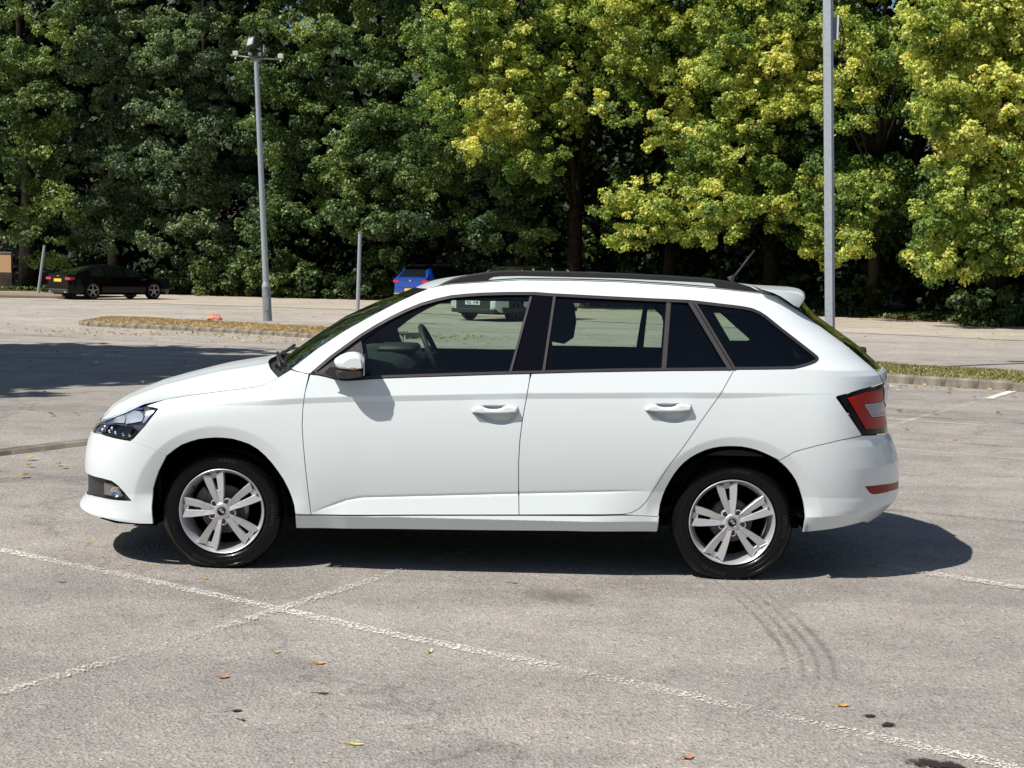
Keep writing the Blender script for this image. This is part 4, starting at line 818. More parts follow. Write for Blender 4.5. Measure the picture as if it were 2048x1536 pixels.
# kerbs: one stone after another round the two islands
KL = [(-10.25, 33.2), (-10.15, 31.7), (-9.75, 31.15), (-8.17, 30.35), (-6.8, 29.65), (-5.64, 28.95), (-4.5, 28.1), (-3.49, 27.25), (-2.75, 26.6)]
KR = [(3.0, 21.1), (4.1, 19.95), (5.24, 18.90), (5.99, 18.25), (6.78, 17.65), (8.5, 16.2), (11.5, 13.8)]
KI = [(-4.1, 9.8), (-4.5, 9.3), (-5.5, 8.2), (-7, 6.6)]
def kerb_row(parent, line, h, w, L=.915, m='kerb'):
    P = [Vector(p) for p in line]; seg = []
    for a, b in zip(P, P[1:]):
        n = max(1, round((b-a).length/L)); seg += [(a+(b-a)*i/n, a+(b-a)*(i+1)/n) for i in range(n)]
    base = None
    for a, b in seg:
        d = b-a; l = d.length-.003; ang = math.atan2(d.y, d.x)
        if base is None:
            k = MB(); k.prism([(-w/2, -.1), (-w/2, h-.03), (-w/2+.03, h), (w/2, h), (w/2, -.1)], 0, 1, axis='x'); base = k.build('kerb_stone', M[m], parent)
            o = base
        else: o = link_copy(base, parent)
        o.location = (a.x, a.y, random.uniform(-.006, .003)); o.rotation_euler = (random.uniform(-.015, .015), 0, ang+random.uniform(-.005, .005)); o.scale = (l, -1 if False else 1, 1)
    return base
M['kerb_g'] = M['kerb']
def island(name, label, kerb, back, m, h=.15):
    root = empty(name); tag(root, label, 'verge')
    # soil/grass body: crowned
    P = kerb; Q = back; n = len(P); V = []; F = []
    rows = 5
    inr = random.Random(3)
    for i in range(n):
        for j in range(rows+1):
            f = j/rows; x = P[i][0]+(Q[i][0]-P[i][0])*f; y = P[i][1]+(Q[i][1]-P[i][1])*f
            V.append((x, y, (h-.01 if j == 0 else h-.01+.035*math.sin(f*math.pi)+random.uniform(-.010, .010)) if j < rows else -.02))
    F = [(i*(rows+1)+j, (i+1)*(rows+1)+j, (i+1)*(rows+1)+j+1, i*(rows+1)+j+1) for i in range(n-1) for j in range(rows)]
    o = mesh('turf', V, F, m, root, smooth=True)
    kerb_row(root, kerb, h, .13)
    return root
def resamp(pts, n):
    P = [Vector(p) for p in pts]; L = [0]
    for a, b in zip(P, P[1:]): L.append(L[-1]+(b-a).length)
    return [(float(np.interp(L[-1]*i/(n-1), L, [p.x for p in P])), float(np.interp(L[-1]*i/(n-1), L, [p.y for p in P]))) for i in range(n)]
i1 = island('grass_island', 'kerbed island of dried orange-brown grass on the left under the lamp post', resamp(KL, 30), resamp([(-10.0, 34.2), (-9.6, 34.6), (-9, 34.6), (-7.9, 33.6), (-6.5, 32.7), (-5.2, 31.7), (-4.1, 30.9), (-3.0, 29.9), (-2.1, 29.1)], 30), M['drygrass'], .10)
i2 = island('grass_island', 'kerbed island of greener grass on the right beyond the estate car tail', resamp(KR, 26), resamp([(4.0, 23.2), (5.0, 22.1), (6.25, 20.9), (7.05, 20.3), (7.9, 19.6), (9.6, 18.1), (12.6, 15.7)], 26), M['grass'], .13)
ek = MB(); ek.box(-.75, .75, -.07, .07, -.05, .13); ekr = ek.build('kerb_end', M['kerb'], i1, bevel=.015); ekr.location = (-2.35, 27.9, 0); ekr.rotation_euler = (0, 0, 1.0)
# low edging at the left
lk_ = empty('drain_edging'); tag(lk_, 'low edging strip with dead leaves at the left edge beside the estate car bumper', 'kerb')
kerb_row(lk_, [(-5.6, 7.6), (-4.6, 9.1), (-3.86, 10.25), (-3.3, 11.1), (-2.7, 12.1), (-2.0, 13.2)], .032, .17)
kl_ = empty('pavement_kerb'); tag(kl_, 'low kerb and path strip at the far left behind the black saloon', 'kerb')
kerb_row(kl_, [(-40, 55.2), (-30, 54.2), (-20.5, 53.6), (-17.2, 54.4)], .13, .15, 2.4)
sheet('footpath', [(-60, 60.2), (-60, 56.5), (-20.5, 53.75), (-17.4, 54.6), (-16.5, 60.0)], .10, M['kerbdust'])

# bank added as a dark backdrop, closing the bright gaps behind the trees
bk = []
for x_ in range(-110, 111, 5):
    yb = 92-max(0, x_)*.30; bk += [(x_, yb-3, 0), (x_, yb+1, 2.6+random.uniform(-.3, .3)), (x_, yb+6, 6.0+random.uniform(-.5, .5)), (x_, yb+14, 9.0+random.uniform(-.8, .8)), (x_, yb+40, 8)]
nbk = len(bk)//5
bo = mesh('backdrop_bank', bk, [(5*i+j, 5*i+5+j, 5*i+6+j, 5*i+1+j) for i in range(nbk-1) for j in range(4)], M['leafmould'], smooth=True); bo['kind'] = 'structure'
# grass blades (stuff)
def blades(name, pts, h, mats, n_, seed, kind='stuff', wd=.012, col=None):
    g = np.random.default_rng(seed); V = []; k = len(pts)
    P = np.array(pts)[g.integers(0, k, n_)]; P = P+g.normal(0, .03, (n_, 3))*[1, 1, 0]
    a = g.uniform(0, 6.28, n_); hh = h*g.uniform(.4, 1.2, n_); ln = g.uniform(-.6, .6, (n_, 2))*hh[:, None]
    A = P+np.stack([np.cos(a)*wd, np.sin(a)*wd, np.zeros(n_)], 1); B = P-np.stack([np.cos(a)*wd, np.sin(a)*wd, np.zeros(n_)], 1)
    C_ = P+np.stack([ln[:, 0], ln[:, 1], hh], 1)
    V = np.stack([A, B, C_], 1).reshape(-1, 3); o = mesh(name, V, np.arange(n_*3).reshape(-1, 3), mats); o['kind'] = kind
    at = o.data.attributes.new('tint', 'FLOAT', 'POINT'); at.data.foreach_set('value', np.repeat(g.uniform(0, 1, n_), 3).astype(np.float32)); return o
def leafmat(name, stops, rough=.5, trans=.25, bright=1.0):
    m = mat(name, stops[0][1], rough, spec=.35); b = m.node_tree.nodes['Principled BSDF']
    at = nd(m, 'ShaderNodeAttribute', attribute_name='tint'); r = ramp(m, stops); lk(m, at.outputs['Fac'], r.inputs[0]); lk(m, r.outputs[0], b.inputs['Base Color'])
    t = nd(m, 'ShaderNodeBsdfTranslucent'); g = nd(m, 'ShaderNodeMix', data_type='RGBA', blend_type='MULTIPLY'); g.inputs[0].default_value = 1; lk(m, r.outputs[0], g.inputs[6]); g.inputs[7].default_value = (1.1, 1.15, .5, 1); lk(m, g.outputs[2], t.inputs[0])
    x = nd(m, 'ShaderNodeMixShader'); x.inputs[0].default_value = trans; lk(m, b.outputs[0], x.inputs[1]); lk(m, t.outputs[0], x.inputs[2]); lk(m, x.outputs[0], m.node_tree.nodes['Material Output'].inputs[0]); return m
M['blade_dry'] = leafmat('dry_blades', [(0, (.22, .18, .09)), (.35, (.40, .29, .15)), (.7, (.54, .38, .18)), (1, (.62, .50, .30))], .8, .2)
M['blade_grn'] = leafmat('green_blades', [(0, (.09, .11, .03)), (.40, (.19, .19, .07)), (.7, (.34, .30, .12)), (1, (.50, .43, .22))], .8, .2)
def isl_pts(o, n, seed, lo=.02, hi=.9):
    g = random.Random(seed); me = [c for c in o.children if c.name.startswith('turf')][0].data; out = []
    for _ in range(n):
        f = me.polygons[g.randrange(len(me.polygons))]; vs = [me.vertices[i].co for i in f.vertices]; a, b = g.random(), g.random()
        p = vs[0].lerp(vs[1], a).lerp(vs[3].lerp(vs[2], a), b); 
        if p.z > .05: out.append(tuple(p))
    return out
blades('dry_grass', isl_pts(i1, 6000, 1), .030, M['blade_dry'], 15000, 3)
blades('green_grass', isl_pts(i2, 6000, 2), .034, M['blade_grn'], 26000, 4)
# ------------------------------------------------------------------ posts and lamp columns
def pillar(parent, name, base, top, r0, r1, m, n=14): b = MB(); b.tube([base, top], [r0, r1], n); return b.build(name, m, parent, smooth=True, auto=50)
lp = empty('lamp_post', (-6.09, 33.5, .1)); tag(lp, 'tall grey tubular lamp post with a tilted floodlight, standing on the dry grass island', 'lamp post')
T_ = Vector((-.30, 0, 6.37))
pillar(lp, 'base_section', (0, 0, 0), T_*(.86/6.37), .112, .106, M['galv_dark'], 20); pillar(lp, 'column', T_*(.86/6.37), T_, .078, .058, M['galv'], 20)
c_ = MB(); c_.lathe([(.109, .0), (.108, .03), (.080, .12)], axis='z', n=20, c=tuple(T_*(.84/6.37))); c_.build('collar', M['galv'], lp, smooth=True)
dr = MB(); dr.box(-.04, .04, -.121, -.108, .25, .60, .004); dr.build('access_door', M['galv_dark'], lp)
ar = MB(); ar.tube([T_+Vector((-.62, -.02, .10)), T_+Vector((0, 0, .04)), T_+Vector((.66, .03, .02))], .018, 8); ar.build('cross_arm', M['galv_dark'], lp, smooth=True)
for dx, dz in ((-.50, .10), (.60, .05)):
    k = MB(); x, y, z = T_+Vector((dx, 0, dz)); k.box(x-.065, x+.065, y-.05, y+.05, z-.01, z+.10, .012); k.tube([(x, y, z-.02), (x, y-.03, z-.09)], .02, 6); k.build('sensor_box', M['beige'], lp)
fl_ = MB(); fl_.box(-.12, .12, -.04, .05, -.17, .17, .015); f_ = fl_.build('floodlight', M['lampblk'], lp); f_.location = T_+Vector((-.11, -.08, .40)); f_.rotation_euler = (R(-38), R(-16), R(-20))
g_ = MB(); g_.box(-.075, .075, -.046, -.040, -.125, .125); g_.build('lamp_glass', M['lampglass'], f_)
h_ = MB(); h_.box(-.20, .16, -.07, .09, .08, .24, .03); h_ = h_.build('lamp_bracket', M['lampblk'], lp); h_.location = T_
for dx in (-.15, .08):
    k = MB(); k.box(-.045, .04, -.10, -.03, -.04, .04, .015); k = k.build('small_camera', M['lampglass'], lp); k.location = T_+Vector((dx, -.02, .13)); k.rotation_euler = (0, .4, .3)
k = MB(); k.tube([T_+Vector((.18, 0, .1)), T_+Vector((.19, 0, .36))], .018, 6); k.build('aerial', M['galv'], lp)
# square column on the right
sc_ = empty('camera_column', (4.93, 20.9, .1)); tag(sc_, 'tall square galvanised column with a cable loop rising behind the tail of the white estate car', 'column')
b = MB(); hw_ = .062; H_ = 8.2; lean = Vector((-.30, 0, 6.8))*(H_/6.8)
V = [(x+q.x, y+q.y, q.z) for q in (Vector((0, 0, 0)), lean) for x, y in ((-hw_, -hw_), (hw_, -hw_), (hw_, hw_), (-hw_, hw_))]
V = [tuple(Matrix.Rotation(R(-31), 3, 'Z') @ Vector((v[0]-(lean.x if v[2] > 1 else 0), v[1], 0))+(lean if v[2] > 1 else Vector())) for v in V]
b.add(V, [(0, 1, 5, 4), (1, 2, 6, 5), (2, 3, 7, 6), (3, 0, 4, 7), (4, 5, 6, 7)]); b.build('column', M['galv'], sc_, bevel=.006)
def lc(z): return lean*(z/H_)
def pz(y): return (Vector((0, 0, 0)) + Vector((0, 0, 1))*((742-y)/129.2*1.0)).z-.1
z0, z1 = 4.95, 5.30
k = MB(); k.box(.075, .125, .0, .10, z0, z1, .01); k = k.build('equipment_box', M['galv_dark'], sc_); k.location = (lc(5).x, .02, 0)
k = MB(); k.box(.126, .150, -.01, .03, z0-.0, z1+.02); k = k.build('white_strip', mat('white_plastic', (.7, .72, .78), .4), sc_); k.location = (lc(5).x, .0, 0)
k = MB(); k.box(-.078, -.066, -.02, .04, z0-.06, z1+.05); k = k.build('side_plate', M['lampglass'], sc_); k.location = (lc(5).x, 0, 0)
A = [Vector((.10, .05, 4.97)), Vector((.17, .06, 5.28)), Vector((.235, .06, 5.10)), Vector((.25, .06, 4.85)), Vector((.22, .06, 4.66)), Vector((.16, .05, 4.575)), Vector((.09, .04, 4.58)), Vector((.06, .02, 4.66))]
def spline(P, k=6):
    out = []
    for i in range(len(P)-1):
        a, b, c, d = P[max(i-1, 0)], P[i], P[i+1], P[min(i+2, len(P)-1)]
        for j in range(k):
            t = j/k; out.append(.5*((2*b)+(c-a)*t+(2*a-5*b+4*c-d)*t*t+(3*b-a-3*c+d)*t**3))
    return out+[P[-1]]
k = MB(); k.tube([p+lc(p.z)*1 for p in [Vector((q.x, q.y, q.z)) for q in spline(A)]] if False else [Vector((q.x+lc(5).x, q.y, q.z)) for q in spline(A)], .012, 6); k.build('cable', M['trim'], sc_, smooth=True)
k = MB(); k.box(-.165, -.075, -.03, .03, 5.54, 5.60, .01); k = k.build('small_camera', M['beige'], sc_); k.location = (lc(5).x-.02, 0, 0)
k = MB(); k.tube([(-.10, 0, 5.57), (-.05, -.02, 5.50), (-.0, -.05, 5.42)], .010, 6); k = k.build('camera_bracket', M['galv_dark'], sc_); k.location = (lc(5).x, 0, 0)
k = MB(); k.box(-.8, .1, -.15, .15, 8.1, 8.22, .03); k = k.build('lantern', M['lampblk'], sc_); k.location = (lean.x, 0, 0)
p1 = empty('post', (-3.88, 33.6, 0)); tag(p1, 'plain upright grey steel post between the lamp post and the blue crossover', 'post')
pillar(p1, 'shaft', (0, 0, 0), (.05, 0, 2.32), .048, .044, M['galv']); k = MB(); k.lathe([(.052, 0), (.052, .03), (.001, .045)], axis='z', n=12, c=(.05, 0, 2.31)); k.build('cap', M['galv_dark'], p1)
p2 = empty('post', (-20.75, 59.0, .05)); tag(p2, 'leaning grey steel post just left of the black saloon', 'post')
pillar(p2, 'shaft', (0, 0, 0), (.30, 0, 2.10), .060, .055, M['galv']); k = MB(); k.lathe([(.064, 0), (.064, .03), (.001, .045)], axis='z', n=12, c=(.30, 0, 2.09)); k.build('cap', M['galv_dark'], p2)
for k_, (x, y) in enumerate(((-27.4, 77), (-26.9, 77))):
    q = MB(); q.tube([(0, 0, 0), (0, 0, 1.35)], .05, 8); q.tube([(0, 0, 1.35), (.0, 0, 1.40)], [.05, .02], 8); q = q.build('bollard', mat('yellow_bollard', (.35, .30, .03), .5), None, smooth=True); q.location = (x, y, 0)
    tag(q, ['left one of two short yellow bollards in shade near the leaning post', 'right one of two short yellow bollards in shade near the leaning post'][k_], 'bollard', 'yellow bollards under the trees')
bw = empty('rendered_wall', (-31.2, 74, 0)); tag(bw, 'low peach coloured wall above a dark shaded bank at the far left edge', 'wall')
k = MB(); k.box(-10, 3.75, -.1, .1, .84, 1.90); k.build('panel', mat('peach_render', (.62, .38, .20), .8), bw); k = MB(); k.box(-10, 3.8, -.14, .14, 0, .84); k.build('shaded_bank', M['leafmould'], bw); k = MB(); k.box(-10, 3.8, -.15, .15, 1.90, 1.95); k.build('coping', M['galv_dark'], bw)  # lower box coloured dark in place of the shaded grass bank

# ------------------------------------------------------------------ other cars
def sm(L, x):
    xs = [p[0] for p in L]; ys = [p[1] for p in L]
    return np.mean([np.interp(x+d, xs, ys) for d in (-.09, -.06, -.03, 0, .03, .06, .09)], axis=0)
def small_car(name, label, front_mid, heading, S):
    """x forward from 0 (tail) to L (nose); built at the origin then placed"""
    root = empty(name, (0, 0, 0), heading); tag(root, label, 'car')
    L = S['L']; n = 110; xs = np.linspace(.0, L, n)
    xs = L*(.5-.5*np.cos(np.linspace(0, math.pi, n)))*.35+.65*xs
    top = sm(S['top'], xs); belt = np.minimum(sm(S['belt'], xs), top-.012); W_ = S['W']/2
    tp = np.clip(1-np.clip((S['tr']-xs)/S['tr'], 0, 1)**2.6*S['tk'], 0, 1)*np.clip(1-np.clip((xs-L+S['fr'])/S['fr'], 0, 1)**2.4*S['fk'], 0, 1)
    w = W_*tp; cab = np.clip((top-belt-.06)/.30, 0, 1)
    zlo = sm(S['low'], xs)
    rows = []
    for i in range(n):
        b, t, ww, c = belt[i], top[i], w[i], cab[i]
        wr = ww*(.97-.24*c); 
        ring = [(ww*.90, zlo[i]), (ww*.985, zlo[i]+.10), (ww, .42+.1*(b-.8)), (ww*1.0, .58), (ww*.985, b-.13), (ww*.975, b-.05), (ww*.94, b), (ww*.94-(ww*.94-wr)*.5, b+(t-.05*c-b)*.52), (wr, t-.055*c-.006), (wr*.86, t-.016*c-.003), (wr*.5, t), (0, t+.006)]
        rows.append(ring)
    m = len(rows[0]); V = []
    for i in range(n):
        rr = rows[i]; full = [(-y, z) for y, z in rr]+[(y, z) for y, z in rr[::-1][1:]]
        V += [(xs[i], y, z) for y, z in full]
    m2 = 2*m-1; V = np.array(V)
    body = []; side = []; screen = []; roof = []
    for i in range(n-1):
        x = (xs[i]+xs[i+1])/2; z_t = (top[i]+top[i+1])/2; sl = (top[i+1]-top[i])/(xs[i+1]-xs[i]); cb = (cab[i]+cab[i+1])/2
        for j in range(m2-1):
            f = (i*m2+j, (i+1)*m2+j, (i+1)*m2+j+1, i*m2+j+1); jj = min(j, m2-2-j)
            c = V[list(f)].mean(0)
            arch = any(math.hypot(x-a, c[2]-S['wr']) < S['wr']+.045 for a in S['axles']) and jj < 5
            if arch: continue
            if jj in (6, 7) and S['win'][0] < x < S['win'][1] and cb > .35 and not any(abs(x-pp) < .05 for pp in S['pillars']): side.append(f)
            elif jj >= 8 and cb > .08 and (S['scr'][0] < x < S['scr'][1] or S['rsc'][0] < x < S['rsc'][1]) and jj >= 9: screen.append(f)
            elif jj >= 8 and S['roofx'][0] <= x <= S['roofx'][1]: roof.append(f)
            else: body.append(f)
    P = S['paint']
    def part(nm, F, mt):
        if not F: return
        used = sorted({i for f in F for i in f}); mp = {a: b for b, a in enumerate(used)}
        o = mesh(nm, V[used], [tuple(mp[i] for i in f) for f in F], mt, root, smooth=True); o.data.set_sharp_from_angle(angle=R(38)); return o
    ends = [tuple(range(m2-1, -1, -1)), tuple((n-1)*m2+k for k in range(m2))]
    part('body', body+ends, P); part('side_window', side, M['carglass']); part('windscreen', screen, M['carglass']); part('roof', roof, S.get('roofm', P))
    u = MB(); u.box(.25, L-.25, -W_*.80, W_*.80, .20, .45); u.build('underbody', M['under'], root)
    a = MB(); a.box(.12, L-.15, -W_*.93, W_*.93, .50, min(belt[n//2], .85)); 
    a.build('inner_body', M['under'], root)
    wh = None
    for ax in S['axles']:
        for s in (-1, 1):
            if wh is None:
                b_ = MB(); r = S['wr']; b_.lathe([(r*.70, .02), (r*.72, -.004), (r*.93, -.008), (r*.995, .02), (r, .06), (r, .18), (r*.9, .21), (.01, .21)], n=36)
                wh = b_.build('wheel', M['tyre'], root, smooth=True, auto=40)
                q = MB()
                for k in range(S['sp']):
                    t = k*2*math.pi/S['sp']+.3; c2, s2 = math.cos(t), math.sin(t)
                    def Q(rr, l, y): return (rr*c2+l*s2, y, rr*s2-l*c2)
                    q.add([Q(.04, -.03, .0), Q(.04, .03, .0), Q(r*.68, .022, .004), Q(r*.68, -.022, .004), Q(.04, -.03, .03), Q(.04, .03, .03), Q(r*.68, .02, .03), Q(r*.68, -.02, .03)], [(0, 1, 2, 3), (0, 4, 5, 1), (1, 5, 6, 2), (2, 6, 7, 3), (3, 7, 4, 0)])
                q.lathe([(.07, .02), (.06, -.004), (.001, -.006)], n=12)
                q.build('spokes', S['alloy'], wh); q = MB(); q.lathe([(r*.66, .05), (r*.67, .002), (r*.715, -.006), (r*.72, .002)], n=36); q.build('rim', S['alloy'], wh, smooth=True, auto=30)
                q = MB(); q.lathe([(.001, .05), (r*.68, .05)], n=24); q.build('brake_disc', M['under'], wh)
                w1 = wh
            else:
                w1 = wh.copy(); COL.objects.link(w1); w1.parent = root
                for ch in list(wh.children): link_copy(ch, w1)
            w1.location = (ax, s*(W_-.02), r); w1.scale = (1, -s, 1)
    for (nm, mt, x0, x1, y0, y1, z0, z1, bev, mir) in S['bits']:
        b_ = MB(); b_.box(x0, x1, y0, y1, z0, z1, bev); o = b_.build(nm, mt, root)
        if mir: link_copy(o, root, scale=(1, -1, 1))
    c = Vector((math.cos(heading), math.sin(heading))); rf = Vector(S['ref']); k = Vector((front_mid[0], front_mid[1]))
    off = Vector((rf.x*c.x-rf.y*c.y, rf.x*c.y+rf.y*c.x)); root.location = (k.x-off.x, k.y-off.y, 0.); return root
M['blackcar'] = mat('black_car_paint', (.0015, .0015, .002), .12, 0, .0, .22)
M['bluecar'] = mat('blue_car_paint', (.005, .060, .38), .22, .25, 1.0)
M['whitecar'] = mat('white_car_paint', (.70, .72, .72), .3, 0, .8)
M['carglass'] = mat('dark_car_glass', (.004, .006, .007), .06, 0, .0, .35)
M['alloy3'] = mat('bright_alloy', (.32, .32, .33), .35, .6); M['alloy2'] = mat('grey_alloy', (.16, .16, .17), .4, .7); M['alloyd'] = mat('dark_alloy', (.05, .05, .055), .4, .5)
M['taill'] = mat('red_tail_lens', (.55, .015, .04), .15, 0, .8); M['headl'] = mat('headlamp_glass', (.60, .66, .66), .15, 0, .8)
S1 = dict(L=4.73, W=1.84, tr=.75, tk=.22, fr=1.1, fk=.32, wr=.345, axles=(.98, 3.81), sp=5, paint=M['blackcar'], alloy=M['alloy3'],
    top=[(0, .97), (.10, .985), (.22, 1.0), (.60, 1.13), (1.10, 1.285), (1.6, 1.365), (2.05, 1.39), (2.45, 1.365), (2.85, 1.27), (3.35, 1.04), (3.6, .955), (4.1, .86), (4.45, .75), (4.65, .62), (4.73, .50)],
    belt=[(0, .93), (1.0, .935), (2.0, .92), (3.3, .90), (4.73, .70)], low=[(0, .32), (.3, .22), (4.4, .20), (4.73, .24)], win=(.95, 3.35), pillars=(1.55, 2.45), scr=(2.75, 3.5), rsc=(.30, 1.35), roofx=(1.35, 2.75), ref=(.98, -.92),
    bits=[('number_plate', M['plate_y'], -.02, .0, -.26, .26, .70, .815, .0, False), ('tail_lamp', M['taill'], -.010, .22, -.86, -.50, .775, .875, .015, True), ('badge', M['chrome'], -.015, .0, -.10, .05, .905, .935, 0, False), ('bumper_trim', M['trim'], -.03, .10, -.70, .70, .26, .40, .02, False), ('exhaust', M['chrome'], -.04, .06, -.62, -.48, .27, .34, .01, True), ('door_mirror', M['blackcar'], 3.02, 3.20, -1.02, -.86, .93, 1.04, .03, True), ('chrome_strip', M['chrome'], 3.20, 3.46, -.905, -.900, .80, .812, 0, False), ('door_handle', M['blackcar'], 1.55, 1.75, -.935, -.90, .80, .83, .008, True), ('door_handle', M['blackcar'], 2.55, 2.75, -.935, -.90, .78, .81, .008, True), ('bumper_highlight', M['chrome'], -.012, -.0, -.60, .60, .405, .412, 0, False)])  # bumper_highlight is a thin chrome bar modelled as a highlight line
small_car('saloon_car', 'glossy black saloon with a yellow rear plate parked under the trees at far left', (-16.5, 53.1), R(50), S1)
S2 = dict(L=4.35, W=1.82, tr=.5, tk=.12, fr=.7, fk=.16, wr=.345, axles=(.86, 3.50), sp=5, paint=M['bluecar'], alloy=M['alloy2'], roofm=M['blackcar'],
    top=[(0, 1.02), (.08, 1.06), (.20, 1.20), (.42, 1.50), (.55, 1.565), (1.2, 1.60), (2.0, 1.60), (2.6, 1.55), (3.0, 1.38), (3.4, 1.06), (3.55, 1.02), (4.15, .92), (4.35, .70)],
    belt=[(0, 1.00), (1.0, 1.02), (3.3, .98), (4.35, .86)], low=[(0, .36), (.3, .25), (4.1, .24), (4.35, .30)], win=(.55, 3.3), pillars=(), scr=(2.7, 3.4), rsc=(.10, .50), roofx=(.45, 2.75), ref=(0., 0.),
    bits=[('number_plate', M['plate_y'], -.03, -.005, -.26, .26, .50, .615, 0, False), ('tail_lamp', M['taill'], -.012, .20, -.88, -.58, .86, .98, .02, True), ('badge', M['chrome'], -.02, 0, -.05, .05, .90, .99, .01, False), ('lower_bumper', M['trim'], -.02, .12, -.84, .84, .26, .50, .03, False), ('skid_trim', M['lampglass'], -.035, .0, -.80, -.25, .38, .42, .01, True), ('spoiler', M['blackcar'], .30, .62, -.60, .60, 1.545, 1.59, .015, False), ('spoiler_lip', M['bluecar'], -.03, .05, -.82, .82, .985, 1.02, .012, False), ('roof_rail', M['trim'], .8, 2.6, -.66, -.62, 1.60, 1.64, .01, True), ('door_mirror', M['bluecar'], 2.85, 3.0, -1.02, -.86, 1.03, 1.16, .03, True), ('wing_crease', M['bluecar'], -.022, .10, -.78, .78, .66, .80, .02, False)])
small_car('suv', 'bright blue crossover with a black roof and yellow rear plate', (-4.35, 56.8), R(60), S2)
S3 = dict(L=4.30, W=1.82, tr=.5, tk=.12, fr=.6, fk=.12, wr=.345, axles=(.84, 3.44), sp=5, paint=M['whitecar'], alloy=M['alloyd'], roofm=M['blackcar'],
    top=[(0, 1.02), (.08, 1.08), (.30, 1.50), (.45, 1.57), (1.2, 1.61), (2.0, 1.61), (2.6, 1.56), (3.0, 1.38), (3.35, 1.08), (3.5, 1.04), (4.1, .97), (4.30, .78)],
    belt=[(0, 1.00), (1.0, 1.02), (3.3, .99), (4.3, .9)], low=[(0, .36), (.3, .26), (4.0, .25), (4.30, .32)], win=(.55, 3.25), pillars=(1.35, 2.3), scr=(2.7, 3.35), rsc=(.10, .45), roofx=(.40, 2.75), ref=(4.30, 0.),
    bits=[('number_plate', M['plate_w'], 4.315, 4.33, -.26, .26, .47, .585, 0, False), ('front_grille', M['trim'], 4.20, 4.312, -.62, .62, .33, .80, .02, False), ('lower_bumper', M['trim'], 4.10, 4.322, -.78, .78, .24, .36, .02, False), ('headlight', M['headl'], 4.14, 4.305, -.84, -.62, .66, .78, .02, True), ('fog_lamp', M['headl'], 4.24, 4.318, -.80, -.66, .38, .58, .02, True), ('side_cladding', M['trim'], .3, 4.1, -.925, -.90, .26, .40, .01, True), ('badge', M['chrome'], 4.31, 4.325, -.05, .05, .72, .80, .01, False)])
w3 = small_car('suv', 'white crossover facing the camera, seen through the front window of the estate car', (-1.15, 38.5), R(-126), S3)
def letters(parent, txt, x, y0, zc, h, m, face):
    """number-plate characters as small strokes"""
    G_ = {'M': ['0001', '1011', '0105', '1505'], }
    b = MB(); n = len(txt); w = .046
    for k, ch in enumerate(txt):
        yc = y0-face*(k-(n-1)/2)*.062
        if ch == ' ': continue
        seg = {'M': 'lrtm', 'S': 'tcbLR', 'J': 'rb', 'C': 'ltb', 'P': 'ltcU', 'L': 'lb', 'W': 'lrbm', 'F': 'ltc', '1': 'r', '5': 'tcbLR', '6': 'ltcbR', '7': 'tr', 'V': 'lrb', 'O': 'lrtb', 'Y': 'UVcR', 'N': 'lrm', 'K': 'lcm', 'B': 'lrtcb', '8': 'lrtcb', '9': 'tLUcR'}.get(ch, 'lt')
        t = .011
        def B(ya, yb, za, zb): b.box(x-.003, x+.003, min(yc+ya, yc+yb), max(yc+ya, yc+yb), zc+za*h, zc+zb*h)
        for s in seg:
            if s == 'l': B(face*w/2, face*(w/2-t), -.5, .5)
            if s == 'r': B(-face*w/2, -face*(w/2-t), -.5, .5)
            if s == 't': B(-w/2, w/2, .36, .5)
            if s == 'b': B(-w/2, w/2, -.5, -.36)
            if s == 'c': B(-w/2, w/2, -.07, .07)
            if s == 'm': B(-t/2, t/2, -.2, .3)
            if s in 'LU' and s == 'L': B(face*w/2, face*(w/2-t), 0, .5)
            if s == 'U': B(-face*w/2, -face*(w/2-t), 0, .5)
            if s == 'V': B(face*w/2, face*(w/2-t), 0, .5)
            if s == 'R': B(-face*w/2, -face*(w/2-t), -.5, 0)
    return b.build('plate_lettering', M['under'], parent)
pl = [o for o in w3.children if o.name.startswith('number_plate')][0]; letters(pl, 'MF5 JCPL'[:7], 4.333, 0, .527, .075, M['under'], 1)
